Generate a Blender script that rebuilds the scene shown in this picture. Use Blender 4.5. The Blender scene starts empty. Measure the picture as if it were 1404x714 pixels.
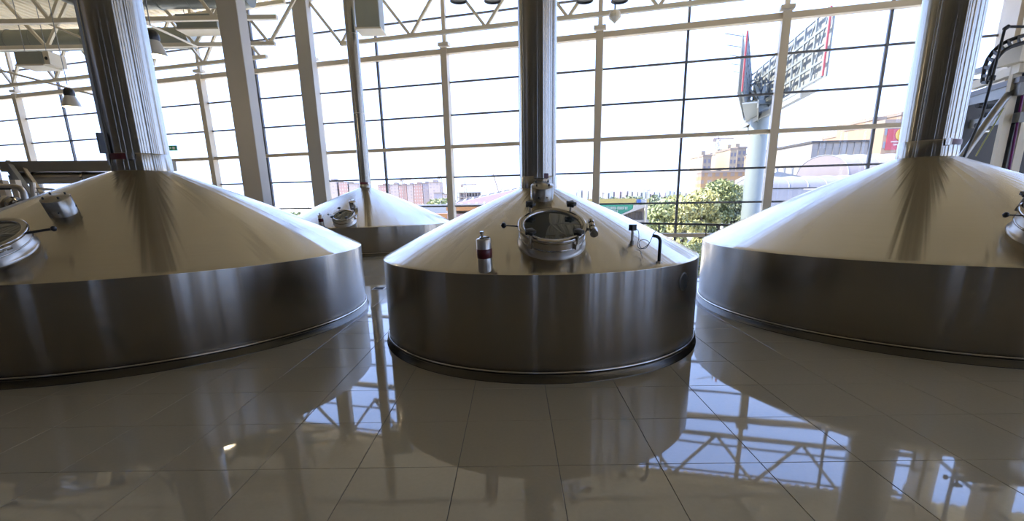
import bpy, math, random
from mathutils import Vector, Matrix
random.seed(7)
PI = math.pi
COL = bpy.context.scene.collection

# ------------------------------------------------------------------ camera
H, FPX, CX, CY, PITCH, ROLL = 1.544, 653.55, 702.0, 436.41, .2450, .0178
cp, sp = math.cos(PITCH), math.sin(PITCH)
r0, f0, d0 = Vector((1, 0, 0)), Vector((0, cp, -sp)), Vector((0, -sp, -cp))
cr, sr = math.cos(ROLL), math.sin(ROLL)
RX, RD, RF = cr * r0 + sr * d0, -sr * r0 + cr * d0, f0
cd = bpy.data.cameras.new('camera'); cam = bpy.data.objects.new('camera', cd); COL.objects.link(cam)
m = Matrix((RX, -RD, -RF)).transposed().to_4x4(); m.translation = Vector((0, 0, H))
cam.matrix_world = m
cd.sensor_width = 36; cd.lens = FPX * 36 / 1404; cd.shift_y = (CY - 357) / 1404
cd.clip_end = 6000; cd.clip_start = .05
bpy.context.scene.camera = cam

def ray(x, y): return (RX * ((x - CX) / FPX) + RD * ((y - CY) / FPX) + RF)
def at(x, y, Y):                       # world point seen at a pixel, at forward distance Y
    d = ray(x, y); return Vector((0, 0, H)) + d * (Y / d.y)
def at_z(x, y, z):
    d = ray(x, y); return Vector((0, 0, H)) + d * ((z - H) / d.z)

# ------------------------------------------------------------------ world, sun, exposure
vs = bpy.context.scene.view_settings
vs.view_transform = 'Standard'; vs.look = 'None'; vs.gamma = 1; vs.exposure = 0.5
W = bpy.data.worlds.new('sky'); bpy.context.scene.world = W; W.use_nodes = True
nt = W.node_tree; nt.nodes.clear()
wo = nt.nodes.new('ShaderNodeOutputWorld'); bg = nt.nodes.new('ShaderNodeBackground')
tc = nt.nodes.new('ShaderNodeTexCoord'); sx = nt.nodes.new('ShaderNodeSeparateXYZ')
mr = nt.nodes.new('ShaderNodeMapRange'); mx = nt.nodes.new('ShaderNodeMix'); mx.data_type = 'RGBA'
nz = nt.nodes.new('ShaderNodeTexNoise'); nz.inputs['Scale'].default_value = 3.0; nz.inputs['Detail'].default_value = 4
m2 = nt.nodes.new('ShaderNodeMix'); m2.data_type = 'RGBA'
nr = nt.nodes.new('ShaderNodeMapRange'); nr.inputs[1].default_value = .45; nr.inputs[2].default_value = .75
nr.inputs[4].default_value = .5
L = nt.links.new
L(tc.outputs['Generated'], sx.inputs[0]); L(sx.outputs['Z'], mr.inputs[0])
mr.inputs[1].default_value = 0.0; mr.inputs[2].default_value = .55
L(mr.outputs[0], mx.inputs[0])
mx.inputs[6].default_value = (1.1, 1.35, 2.1, 1); mx.inputs[7].default_value = (1.0, 1.5, 3.1, 1)
L(tc.outputs['Generated'], nz.inputs['Vector']); L(nz.outputs['Fac'], nr.inputs[0]); L(nr.outputs[0], m2.inputs[0])
L(mx.outputs[2], m2.inputs[6]); m2.inputs[7].default_value = (1.3, 1.75, 3.1, 1)
L(m2.outputs[2], bg.inputs['Color']); bg.inputs['Strength'].default_value = 1.3
L(bg.outputs[0], wo.inputs['Surface'])

sd = bpy.data.lights.new('sun', 'SUN'); so = bpy.data.objects.new('sun', sd); COL.objects.link(so)
sd.energy = 14.0; sd.color = (1, .90, .76); sd.angle = .01
so.rotation_euler = (math.radians(46), 0, math.radians(-84))     # from the left, just behind the plane of the glazing

# ------------------------------------------------------------------ materials
MATS = {}
def mat(name, color, rough=.5, metal=0., noise=None, bump=None, spec=.5, aniso=None, emit=None, coat=0, ior=1.5):
    if name in MATS: return MATS[name]
    M = bpy.data.materials.new(name); M.use_nodes = True; t = M.node_tree; b = t.nodes['Principled BSDF']
    b.inputs['Base Color'].default_value = (*color, 1); b.inputs['Roughness'].default_value = rough
    b.inputs['Metallic'].default_value = metal; b.inputs['Specular IOR Level'].default_value = spec
    b.inputs['IOR'].default_value = ior; b.inputs['Coat Weight'].default_value = coat
    if emit:
        b.inputs['Emission Color'].default_value = (*emit[0], 1); b.inputs['Emission Strength'].default_value = emit[1]
    co = t.nodes.new('ShaderNodeTexCoord')
    if noise:
        sc, amt = noise
        n = t.nodes.new('ShaderNodeTexNoise'); n.inputs['Scale'].default_value = sc; n.inputs['Detail'].default_value = 5
        x = t.nodes.new('ShaderNodeMix'); x.data_type = 'RGBA'
        t.links.new(co.outputs['Object'], n.inputs['Vector']); t.links.new(n.outputs['Fac'], x.inputs[0])
        x.inputs[6].default_value = (*[c * (1 - amt) for c in color], 1)
        x.inputs[7].default_value = (*[min(1, c * (1 + amt)) for c in color], 1)
        t.links.new(x.outputs[2], b.inputs['Base Color'])
    if bump:
        sc, st, ds = bump
        n = t.nodes.new('ShaderNodeTexNoise'); n.inputs['Scale'].default_value = sc; n.inputs['Detail'].default_value = 3
        bm = t.nodes.new('ShaderNodeBump'); bm.inputs['Strength'].default_value = st; bm.inputs['Distance'].default_value = ds
        t.links.new(co.outputs['Object'], n.inputs['Vector']); t.links.new(n.outputs['Fac'], bm.inputs['Height'])
        t.links.new(bm.outputs[0], b.inputs['Normal'])
    MATS[name] = M
    return M

def steel(name, color, rough, aniso, streak=.004, rot=.25):
    """brushed sheet steel, grain running round the vertical axis"""
    M = mat(name, color, rough, 1.0); t = M.node_tree; b = t.nodes['Principled BSDF']
    co = t.nodes.new('ShaderNodeTexCoord')
    tg = t.nodes.new('ShaderNodeTangent'); tg.direction_type = 'RADIAL'; tg.axis = 'Z'
    b.inputs['Anisotropic'].default_value = aniso; b.inputs['Anisotropic Rotation'].default_value = rot
    t.links.new(tg.outputs[0], b.inputs['Tangent'])
    s = t.nodes.new('ShaderNodeSeparateXYZ'); c = t.nodes.new('ShaderNodeCombineXYZ')
    nv = t.nodes.new('ShaderNodeVectorMath'); nv.operation = 'NORMALIZE'
    t.links.new(co.outputs['Object'], s.inputs[0]); t.links.new(s.outputs[0], c.inputs[0]); t.links.new(s.outputs[1], c.inputs[1])
    t.links.new(c.outputs[0], nv.inputs[0])
    n = t.nodes.new('ShaderNodeTexNoise'); n.inputs['Scale'].default_value = 5.5; n.inputs['Detail'].default_value = 3.5
    n.inputs['Roughness'].default_value = .55
    t.links.new(nv.outputs[0], n.inputs['Vector'])
    bp = t.nodes.new('ShaderNodeBump'); bp.inputs['Strength'].default_value = 1.0; bp.inputs['Distance'].default_value = streak
    t.links.new(n.outputs['Fac'], bp.inputs['Height']); t.links.new(bp.outputs[0], b.inputs['Normal'])
    # very fine grain in the tone
    mp = t.nodes.new('ShaderNodeMapping'); mp.inputs['Scale'].default_value = (.5, .5, 60)
    g = t.nodes.new('ShaderNodeTexNoise'); g.inputs['Scale'].default_value = 3; g.inputs['Detail'].default_value = 4
    t.links.new(co.outputs['Object'], mp.inputs[0]); t.links.new(mp.outputs[0], g.inputs['Vector'])
    x = t.nodes.new('ShaderNodeMix'); x.data_type = 'RGBA'
    x.inputs[6].default_value = (*[v * .93 for v in color], 1); x.inputs[7].default_value = (*[min(1, v * 1.06) for v in color], 1)
    t.links.new(g.outputs['Fac'], x.inputs[0]); t.links.new(x.outputs[2], b.inputs['Base Color'])
    return M

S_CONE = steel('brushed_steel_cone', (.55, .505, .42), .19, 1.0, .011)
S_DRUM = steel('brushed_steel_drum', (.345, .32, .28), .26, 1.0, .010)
S_FLUE = steel('rolled_steel_flue', (.40, .38, .34), .15, 1.0, .0002)
S_POL = mat('polished_steel', (.46, .43, .385), .16, 1.0, bump=(9, .2, .002))
S_SAT = mat('satin_steel', (.50, .46, .40), .30, 1.0)
S_BASE = mat('dull_base_steel', (.09, .085, .075), .25, 1.0)
M_DARKGLASS = mat('dark_sight_glass', (.03, .035, .03), .03, 0, spec=.9)
M_BLACK = mat('black_plastic', (.012, .012, .012), .35)
M_RUBBER = mat('black_rubber', (.02, .02, .02), .6)
M_RED = mat('dark_red_label', (.10, .012, .015), .3)
M_WHITE = mat('white_label', (.8, .8, .8), .4)
M_CREAM = mat('cream_painted_steel', (.66, .56, .41), .45, noise=(3, .06))
M_CREAMW = mat('pale_painted_steel', (.76, .68, .52), .5, noise=(3, .05))
M_COLM = mat('grey_column_paint', (.45, .41, .335), .5, noise=(2, .05))
M_GREYF = mat('dark_window_frame', (.16, .16, .17), .4)
M_DECK = mat('roof_deck', (.80, .70, .50), .5, noise=(1, .08))
M_DUCT = mat('galvanised_duct', (.30, .31, .27), .45, .55, noise=(4, .12))
M_DUCTP = mat('grey_duct_paint', (.32, .33, .27), .5, noise=(2, .1))
M_GREYST = mat('grey_steelwork', (.30, .31, .31), .45, .3)
M_GROUT = mat('tile_grout', (.10, .095, .085), .7)
M_WALLD = mat('rear_wall_paint', (.16, .145, .12), .7, noise=(.6, .15))
M_PURPLE = mat('purple_cable', (.18, .01, .14), .4)
M_YEL = mat('yellow_cord', (.45, .42, .12), .5)

def floor_mat():
    M = mat('polished_floor_tile', (.27, .255, .225), .03, 0, spec=.5, ior=1.58)
    t = M.node_tree; b = t.nodes['Principled BSDF']
    b.inputs['Coat Weight'].default_value = 0; b.inputs['Coat Roughness'].default_value = .02
    geo = t.nodes.new('ShaderNodeNewGeometry')
    n = t.nodes.new('ShaderNodeTexNoise'); n.inputs['Scale'].default_value = .9; n.inputs['Detail'].default_value = 2
    bm = t.nodes.new('ShaderNodeBump'); bm.inputs['Strength'].default_value = .4; bm.inputs['Distance'].default_value = .0022
    t.links.new(geo.outputs['Position'], n.inputs['Vector']); t.links.new(n.outputs['Fac'], bm.inputs['Height'])
    t.links.new(bm.outputs[0], b.inputs['Normal'])
    n2 = t.nodes.new('ShaderNodeTexNoise'); n2.inputs['Scale'].default_value = 40; n2.inputs['Detail'].default_value = 6
    x = t.nodes.new('ShaderNodeMix'); x.data_type = 'RGBA'
    x.inputs[6].default_value = (.33, .285, .195, 1); x.inputs[7].default_value = (.375, .32, .225, 1)
    t.links.new(geo.outputs['Position'], n2.inputs['Vector']); t.links.new(n2.outputs['Fac'], x.inputs[0])
    t.links.new(x.outputs[2], b.inputs['Base Color'])
    return M
M_TILE = floor_mat()

def glass_mat():
    M = bpy.data.materials.new('window_glass'); M.use_nodes = True; t = M.node_tree; t.nodes.clear()
    o = t.nodes.new('ShaderNodeOutputMaterial'); mi = t.nodes.new('ShaderNodeMixShader')
    tr = t.nodes.new('ShaderNodeBsdfTransparent'); tr.inputs[0].default_value = (.95, .975, .97, 1)
    gl = t.nodes.new('ShaderNodeBsdfGlossy'); gl.inputs['Roughness'].default_value = .02
    fr = t.nodes.new('ShaderNodeLayerWeight'); pw = t.nodes.new('ShaderNodeMath'); pw.operation = 'POWER'; pw.inputs[1].default_value = 5
    ma = t.nodes.new('ShaderNodeMath'); ma.operation = 'MULTIPLY_ADD'; ma.inputs[1].default_value = .9; ma.inputs[2].default_value = .035
    t.links.new(fr.outputs['Facing'], pw.inputs[0]); t.links.new(pw.outputs[0], ma.inputs[0])
    t.links.new(ma.outputs[0], mi.inputs[0]); t.links.new(tr.outputs[0], mi.inputs[1]); t.links.new(gl.outputs[0], mi.inputs[2])
    t.links.new(mi.outputs[0], o.inputs[0]); return M
M_GLASS = glass_mat()

# ------------------------------------------------------------------ helpers
class MB:
    def __init__(s): s.v = []; s.f = []; s.sm = []
    def add(s, vs_, fs, smooth=False):
        k = len(s.v); s.v += [tuple(p) for p in vs_]; s.f += [tuple(i + k for i in f) for f in fs]; s.sm += [smooth] * len(fs); return s
    def box(s, c, d, rz=0, M=None):
        x, y, z = [q / 2 for q in d]; c = Vector(c); R = Matrix.Rotation(rz, 3, 'Z') if M is None else M
        P = [c + R @ Vector(p) for p in [(-x, -y, -z), (x, -y, -z), (x, y, -z), (-x, y, -z), (-x, -y, z), (x, -y, z), (x, y, z), (-x, y, z)]]
        return s.add(P, [(0, 3, 2, 1), (4, 5, 6, 7), (0, 1, 5, 4), (1, 2, 6, 5), (2, 3, 7, 6), (3, 0, 4, 7)])
    def beam(s, a, b, w, h=None, up=(0, 0, 1)):          # rectangular bar between two points
        h = h or w; a, b = Vector(a), Vector(b); d = (b - a); L_ = d.length; d.normalize(); up = Vector(up)
        if abs(d.dot(up)) > .97: up = Vector((0, 1, 0))
        x = d.cross(up).normalized(); z = x.cross(d)
        R = Matrix((x, d, z)).transposed()
        return s.box((a + b) / 2, (w, L_, h), M=R)
    def tube(s, pts, r, n=12, cap=True):
        pts = [Vector(p) for p in pts]; rings = []; prev = None
        for i, p in enumerate(pts):
            d = (pts[min(i + 1, len(pts) - 1)] - pts[max(i - 1, 0)]).normalized()
            if prev is None:
                u = d.orthogonal().normalized()
            else:
                u = (prev - d * prev.dot(d)).normalized()
            prev = u; w = d.cross(u); rr = r[i] if isinstance(r, (list, tuple)) else r
            rings.append([p + (u * math.cos(2 * PI * k / n) + w * math.sin(2 * PI * k / n)) * rr for k in range(n)])
        V = [q for g in rings for q in g]; F = []
        for i in range(len(rings) - 1):
            for k in range(n):
                F.append((i * n + k, i * n + (k + 1) % n, (i + 1) * n + (k + 1) % n, (i + 1) * n + k))
        s.add(V, F, True)
        if cap:
            s.add(rings[0], [tuple(range(n))[::-1]]); s.add(rings[-1], [tuple(range(n))])
        return s
    def lathe(s, prof, n=64, smooth=True, M=None):
        V = []; F = []
        for (r, z) in prof:
            for k in range(n):
                a = 2 * PI * k / n; V.append(Vector((r * math.cos(a), r * math.sin(a), z)))
        for i in range(len(prof) - 1):
            for k in range(n):
                F.append((i * n + k, i * n + (k + 1) % n, (i + 1) * n + (k + 1) % n, (i + 1) * n + k))
        if M is not None: V = [M @ v for v in V]
        return s.add(V, F, smooth)
    def disc(s, r, z, n=64, up=True, M=None):
        V = [Vector((r * math.cos(2 * PI * k / n), r * math.sin(2 * PI * k / n), z)) for k in range(n)]
        if M is not None: V = [M @ v for v in V]
        f = tuple(range(n)); return s.add(V, [f if up else f[::-1]])
    def build(s, name, material, parent=None, loc=None, matrix=None):
        me = bpy.data.meshes.new(name); me.from_pydata(s.v, [], s.f); me.validate()
        if len(me.polygons) == len(s.sm): me.polygons.foreach_set('use_smooth', s.sm)
        me.materials.append(material); me.update()
        o = bpy.data.objects.new(name, me); COL.objects.link(o)
        if parent: o.parent = parent
        if loc is not None: o.location = loc
        if matrix is not None: o.matrix_local = matrix
        return o
def bx(c, d, rz=0): return MB().box(c, d, rz)
def empty(name, loc=(0, 0, 0), rz=0):
    o = bpy.data.objects.new(name, None); COL.objects.link(o); o.location = loc; o.rotation_euler.z = rz; o.empty_display_size = .2
    return o
def tag(o, label=None, cat=None, group=None, kind=None):
    if label: o['label'] = label
    if cat: o['category'] = cat
    if group: o['group'] = group
    if kind: o['kind'] = kind
    return o
def share(me, name, parent, loc, rz=0):
    o = bpy.data.objects.new(name, me); COL.objects.link(o); o.parent = parent; o.location = loc; o.rotation_euler.z = rz; return o

# ------------------------------------------------------------------ glazed wall (about 16 degrees off square)
PHI = -.269; D0 = 20.063
U = Vector((math.cos(PHI), math.sin(PHI), 0)); N = Vector((-math.sin(PHI), math.cos(PHI), 0)); P0 = Vector((0, D0, 0))
def wp(s, z, off=0.): return P0 + U * s + N * off + Vector((0, 0, z))        # off < 0: towards the camera
S0 = -2.509; KS = list(range(-9, 7))        # verticals every 3 m, the even ones thick
SL, SR = S0 + 3 * KS[0], S0 + 3 * KS[-1]
ZR = [-2.3, -1.06, .14, 1.30, 2.47, 3.67, 4.87, 6.08, 7.20, 8.40, 9.65]
ROOF = 9.9

win = tag(empty('window_1', wp(0, 0)), kind='structure'); win.rotation_euler.z = PHI
def wl(s, z, off=0.): return (s, off, z)    # local to window_1
for k in KS:
    s = S0 + 3 * k
    if k % 2 == 0:
        b = MB().box(wl(s, (7.3 - 4.6) / 2, -.12), (.26, .30, 7.3 + 4.6)).box(wl(s, 7.42, -.12), (.42, .3, .12)).box(wl(s, 8.7, -.06), (.15, .15, 2.4))
        b.build('mullion', M_CREAM, win)
    else:
        MB().box(wl(s, 2.6, -.03), (.085, .10, 14.4)).build('thin_mullion', M_GREYF, win)
for z in ZR:
    thick = z in (7.20, 3.67, .14)
    for k in KS[:-1]:
        s = S0 + 3 * k
        if thick and k % 2 == 0 or (thick and k == KS[0]):
            w = 6 if k % 2 == 0 else 3
            if k + 2 > KS[-1]: w = 3
            h = .26 if z == 7.20 else .17
            MB().box(wl(s + w / 2, z, -.10), (w - .2, .16, h * .62)).box(wl(s + w / 2, z - h * .40, -.13), (w - .2, .24, h * .2)).build('transom', M_CREAM, win)
        if not thick:
            bx(wl(s + 1.5, z, -.03), (2.93, .07, .065)).build('thin_transom', M_GREYF, win)
pane_cache = {}
for i in range(len(ZR) - 1):
    h = ZR[i + 1] - ZR[i]
    for k in KS[:-1]:
        key = round(h, 3)
        if key not in pane_cache:
            o = bx((0, 0, 0), (2.96, .012, h - .02)).build('pane', M_GLASS, win, loc=wl(S0 + 3 * k + 1.5, (ZR[i] + ZR[i + 1]) / 2, .03)); pane_cache[key] = o.data
        else:
            share(pane_cache[key], 'pane', win, wl(S0 + 3 * k + 1.5, (ZR[i] + ZR[i + 1]) / 2, .03))

# ------------------------------------------------------------------ right wall: cream piers with tall glazing between
CR = wp(SR + .15, 0)                        # corner
RW_DIR = (-N).normalized()
wr = tag(empty('wall_right', CR, math.atan2(RW_DIR.y, RW_DIR.x)), kind='structure')
win2 = tag(empty('window_2', CR, math.atan2(RW_DIR.y, RW_DIR.x)), kind='structure')
RL = 27.0
bx((RL / 2, -.15, ROOF - .3), (RL, .3, .9)).build('top_band', M_CREAM, wr)
bx((RL / 2, -.15, -1.6), (RL, .3, 5.2)).build('wall_base', M_CREAM, wr)
t = 0.
pier = None; pg = None
while t < RL:
    if pier is None:
        pier = bx((0, 0, 0), (.7, .42, 8.6)).build('pier', M_CREAM, wr, loc=(t + .5, -.1, 5.2))
        ledge = bx((0, 0, 0), (.16, .30, 8.6)).build('pier_edge', M_CREAMW, wr, loc=(t + 1.02, -.08, 5.2))
    else:
        share(pier.data, 'pier', wr, (t + .5, -.1, 5.2)); share(ledge.data, 'pier_edge', wr, (t + 1.12, -.08, 5.2))
    for j in range(4):
        if pg is None: pg = bx((0, 0, 0), (2.0, .012, 2.05)).build('pane', M_GLASS, win2, loc=(t + 2.2, -.15, 2.1 + 2.1 * j))
        else: share(pg.data, 'pane', win2, (t + 2.2, -.15, 2.1 + 2.1 * j))
        bx((t + 2.2, -.13, 1.05 + 2.1 * j), (2.0, .09, .08)).build('transom', M_GREYF, win2)
    bx((t + 2.2, -.13, 5.2), (.08, .09, 8.5)).build('thin_mullion', M_GREYF, win2)
    t += 3.2
# left, rear walls
LW = wp(SL - .15, 0)
lw = MB().beam(LW + Vector((0, 0, 2.7)), LW - N * 36 + Vector((0, 0, 2.7)), .3, 15).build('wall_left', M_WALLD); tag(lw, kind='structure')
rw_end = CR - N * RL
rw = tag(empty('wall_back', rw_end), kind='structure')
bd = (LW - N * 36 - rw_end); BL_ = bd.length; bd.normalize()
added_win = tag(empty('added_slots', rw_end), kind='structure')
slots = sorted([((-X + rw_end.x) / -bd.x, w) for X, w in ((1.9, .12), (-1.25, .24), (-8.3, .22), (-14.0, .3))])  # unseen glazed slits, one traced from its streak, added to streak the steel
a0 = -.3
for c_, w in slots + [(BL_ + 1, 0)]:
    a1 = c_ - w / 2
    MB().beam(bd * a0 + Vector((0, 0, 2.7)), bd * min(a1, BL_) + Vector((0, 0, 2.7)), .3, 15).build('wall_panel', M_WALLD, rw)
    if w:
        for z, h in ((-2.2, 5.2), (8.3, 3.8)): MB().beam(bd * (a1) + Vector((0, 0, z)), bd * (a1 + w) + Vector((0, 0, z)), .3, h).build('wall_panel', M_WALLD, rw)
        MB().beam(bd * (a1 + .02) + Vector((0, 0, 3.4)), bd * (a1 + w - .02) + Vector((0, 0, 3.4)), .012, 6.0).build('pane', M_GLASS, added_win)
    a0 = a1 + w

# ------------------------------------------------------------------ ceiling: trapezoidal roof deck
def ceiling():
    b = MB(); x0, x1, y0, y1 = -34, 22, -14, 30; p = .32
    V = []; F = []; n = int((x1 - x0) / p)
    for i in range(n):
        x = x0 + i * p
        for dx, dz in ((0, 0), (.12, 0), (.16, .06), (.28, .06)):
            ye = D0 + (x + dx) * math.tan(PHI) + .25
            V += [(x + dx, y0, ROOF + dz), (x + dx, ye, ROOF + dz)]
    for i in range(len(V) // 2 - 1): F.append((2 * i, 2 * i + 2, 2 * i + 3, 2 * i + 1))
    b.add(V, F)
    ya, yb = D0 + x0 * math.tan(PHI) + .25, D0 + x1 * math.tan(PHI) + .25
    P = [(x0, y0), (x1, y0), (x1, yb), (x0, ya)]; b.add([(x, y, ROOF + .12) for x, y in P] + [(x, y, ROOF + .35) for x, y in P], [(3, 2, 1, 0), (4, 5, 6, 7), (0, 1, 5, 4), (1, 2, 6, 5), (2, 3, 7, 6), (3, 0, 4, 7)])
    return b
tag(ceiling().build('ceiling', M_DECK), kind='structure')

# ------------------------------------------------------------------ floor: slab with a cut corner behind the railing
RAIL = [Vector((9.2, 5.75, 0)), Vector((4.17, 9.08, 0)), Vector((2.72, 10.36, 0)), Vector((-1.61, 12.85, 0)), Vector((-1.35, 19.6, 0))]
RAIL[0:1] = [Vector((13.2, 12.6, 0)), Vector((8.9, 12.6, 0)), Vector((8.9, 9.4, 0)), Vector((5.2, 9.4, 0))]
SLABP = [(-29, -13), (16, -13), (16, 12.6)] + [(p.x, p.y) for p in RAIL[:-1]] + [(-1.3, 20.1), (-29, 27.5)]
TW = .600; YAW = -.0075; OX, OY = .2614, 2.5448
def inside(x, y):                      # is a plan point on the slab
    poly = SLABP
    c = False
    for i in range(len(poly)):
        (xa, ya), (xb, yb) = poly[i - 1], poly[i]
        if (ya > y) != (yb > y) and x < (xb - xa) * (y - ya) / (yb - ya) + xa: c = not c
    return c
def slab():
    poly = SLABP
    n = len(poly); V = [(x, y, -.004) for x, y in poly] + [(x, y, -.4) for x, y in poly]
    F = [tuple(range(n)), tuple(range(n, 2 * n))[::-1]] + [(i, i + n, (i + 1) % n + n, (i + 1) % n) for i in range(n)]
    return MB().add(V, F)
floor = tag(slab().build('floor', M_GROUT), kind='structure')
TANKS = {'c': (.325, 5.622, 1.763, .938, 1.661, .202), 'l': (-4.821, 6.584, 2.651, .913, 1.985, .325),
         'r': (5.402, 6.477, 2.62, .895, 1.975, .31), 'b': (-4.82, 16.553, 2.80, .835, 2.01, .185)}
cyw, syw = math.cos(YAW), math.sin(YAW)
def tile_mesh():
    g = TW / 2 - .0020; c = g - .0015
    V = [(-g, -g, -.004), (g, -g, -.004), (g, g, -.004), (-g, g, -.004), (-g, -g, -.0010), (g, -g, -.0010), (g, g, -.0010), (-g, g, -.0010), (-c, -c, 0), (c, -c, 0), (c, c, 0), (-c, c, 0)]
    F = [(0, 1, 5, 4), (1, 2, 6, 5), (2, 3, 7, 6), (3, 0, 4, 7), (4, 5, 9, 8), (5, 6, 10, 9), (6, 7, 11, 10), (7, 4, 8, 11), (8, 9, 10, 11)]
    return V, F
tv, tf = tile_mesh(); tme = None; rest = MB(); nt_ = 0
for j in range(-28, 42):
    for i in range(-52, 28):
        gx, gy = (i + .5) * TW, (j + .5) * TW
        x, y = OX + cyw * gx - syw * gy, OY + syw * gx + cyw * gy
        cor = [(x + a * .3, y + b * .3) for a in (-1, 1) for b in (-1, 1)]
        if not all(inside(a, b) for a, b in cor): 
            continue
        hidden = False
        for k, (tx, ty, R_, _, _, _) in TANKS.items():
            if all(math.hypot(a - tx, b - ty) < R_ - .02 for a, b in cor): hidden = True
        if hidden: continue
        tx_, ty_ = random.gauss(0, .0006), random.gauss(0, .0006)
        if 1.5 < y < 7.9 and abs(x) < 1.12 * y * 1.0 + .5 and nt_ < 300:
            if tme is None:
                o = MB().add(tv, tf).build('tile', M_TILE, floor, loc=(x, y, 0)); tme = o.data
            else: o = share(tme, 'tile', floor, (x, y, 0))
            o.rotation_euler = (tx_, ty_, YAW); nt_ += 1
        else:
            g = TW / 2 - .003; R3 = Matrix.Rotation(YAW, 3, 'Z')
            rest.add([Vector((x, y, tx_ * a * 0)) + R3 @ Vector((a * g, b * g, 0)) for a, b in ((-1, -1), (1, -1), (1, 1), (-1, 1))], [(0, 1, 2, 3)])
o = rest.build('tile_field', M_TILE, floor); o['kind'] = 'stuff'
print('tiles', nt_)

# lower storey ground inside/outside
GZ = -5.0
M_GROUND = mat('pale_yard_ground', (.60, .53, .41), .9, noise=(.05, .2))
g = MB().box((0, 500, GZ - .2), (5000, 3000, .4)).build('ground', M_GROUND); tag(g, kind='structure')
M_ASPH = mat('asphalt', (.22, .21, .21), .9, noise=(.5, .1))
rd = MB().beam((-180, 95, GZ + .03), (200, 62, GZ + .03), 14, .06).build('road', M_ASPH); tag(rd, kind='structure')

# ------------------------------------------------------------------ railing at the slab edge
rl = tag(empty('railing', RAIL[4]), 'dark handrail on thin posts along the floor edge behind the middle kettle', 'railing')
o_ = RAIL[4]
hb = MB(); kb = MB()
for a, b in zip(RAIL[:-1], RAIL[1:]):
    hb.tube([a - o_ + Vector((0, 0, 1.0)), b - o_ + Vector((0, 0, 1.0))], .022, 10)
    kb.tube([a - o_ + Vector((0, 0, .12)), b - o_ + Vector((0, 0, .12))], .012, 8)
hb.build('handrail', M_GREYF, rl); kb.build('lower_rail', M_GREYF, rl)
for a, b in zip(RAIL[:-1], RAIL[1:]):
    n = max(1, round((b - a).length / 1.1))
    for i in range(n):
        p = a.lerp(b, (i + .5) / n) - o_
        MB().tube([p + Vector((0, 0, -.1)), p + Vector((0, 0, 1.0))], .014, 8).build('post', M_GREYF, rl)

# ------------------------------------------------------------------ kettles
def cone_z(r, T):
    cx, cy, R_, zr, zc, rc = T; t = max(0, min(1, (R_ - r) / (R_ - rc)))
    return zr + (zc - zr) * (t + .045 * math.sin(PI * t))
def on_cone(px, py, T):
    """where a sight line meets the kettle's cone: local point and outward normal"""
    cx, cy = T[0], T[1]; d = ray(px, py).normalized(); o = Vector((0, 0, H)); s = .5
    while s < 40:
        p = o + d * s; r = math.hypot(p.x - cx, p.y - cy)
        if r < T[2] and p.z < cone_z(r, T): break
        s += .004
    else: print('MISS', px, py)
    q = Vector((p.x - cx, p.y - cy, p.z)); rad = Vector((q.x, q.y, 0)).normalized(); e = .02
    sl = (cone_z(r + e, T) - cone_z(r - e, T)) / (2 * e)
    n = (rad * -sl + Vector((0, 0, 1))).normalized()
    return q, n, rad
def on_polar(ang, r, T):
    rad = Vector((math.cos(ang), math.sin(ang), 0)); e = .02
    sl = (cone_z(r + e, T) - cone_z(r - e, T)) / (2 * e)
    return Vector((rad.x * r, rad.y * r, cone_z(r, T))), (rad * -sl + Vector((0, 0, 1))).normalized(), rad
def frame(q, n, rad):
    """z along n, x sideways, y up-slope"""
    y = (-rad - n * (-rad).dot(n)).normalized(); x = y.cross(n)
    return Matrix.Translation(q) @ Matrix((x, y, n)).transposed().to_4x4()

def kettle(key, label):
    T = TANKS[key]; cx, cy, R_, zr, zc, rc = T
    k = tag(empty('brewing_kettle', (cx, cy, 0)), label, 'kettle', 'domed steel brewing kettles')
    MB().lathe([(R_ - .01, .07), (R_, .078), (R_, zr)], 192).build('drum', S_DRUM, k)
    pr = [(R_ - .002, zr - .006), (R_ + .001, zr - .001), (R_ - .002, zr + .003)]
    for i in range(1, 49):
        r = R_ + (rc - .01 - R_) * i / 48; pr.append((r, cone_z(r, T) + .003 * (1 - i / 48)))
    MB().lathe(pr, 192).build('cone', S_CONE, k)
    MB().lathe([(R_ + .034, 0), (R_ + .034, .008), (R_ + .026, .010), (R_ + .024, .070), (R_ + .010, .080), (R_ - .005, .082)], 192).build('plinth_ring', S_BASE, k)
    w = .011
    MB().lathe([(R_ + .008 + w * math.cos(a), .092 + w * math.sin(a)) for a in [2 * PI * i / 12 for i in range(13)]], 192).build('base_bead', S_POL, k)
    # flue, with welded seams and a bottom sleeve
    MB().lathe([(rc, zc - .15), (rc, ROOF - .01)], 96).build('flue', S_FLUE, k)
    MB().lathe([(rc + .001, zc - .15), (rc + .006, zc - .14), (rc + .006, zc + .115 * rc / .2), (rc, zc + .125 * rc / .2)], 96).build('flue_sleeve', S_FLUE, k)
    for z in (4.3, 6.6):
        MB().lathe([(rc, z - .008), (rc + .003, z - .004), (rc + .003, z + .004), (rc, z + .008)], 96).build('flue_seam', S_SAT, k)
    return k, T

def curved_plate(T, a0, a1, z0, z1, off, name, material, k):
    rc = T[5] + off; n = 12; V = []; F = []
    for i in range(n + 1):
        a = a0 + (a1 - a0) * i / n
        for r in (rc, rc + .006):
            for z in (z0, z1): V.append((r * math.cos(a), r * math.sin(a), z))
    for i in range(n):
        b = 4 * i
        F += [(b + 2, b + 6, b + 7, b + 3), (b, b + 1, b + 5, b + 4), (b + 1, b + 3, b + 7, b + 5), (b, b + 4, b + 6, b + 2)]
    F += [(0, 2, 3, 1), (4 * n, 4 * n + 1, 4 * n + 3, 4 * n + 2)]
    return MB().add(V, F).build(name, material, k)

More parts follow.
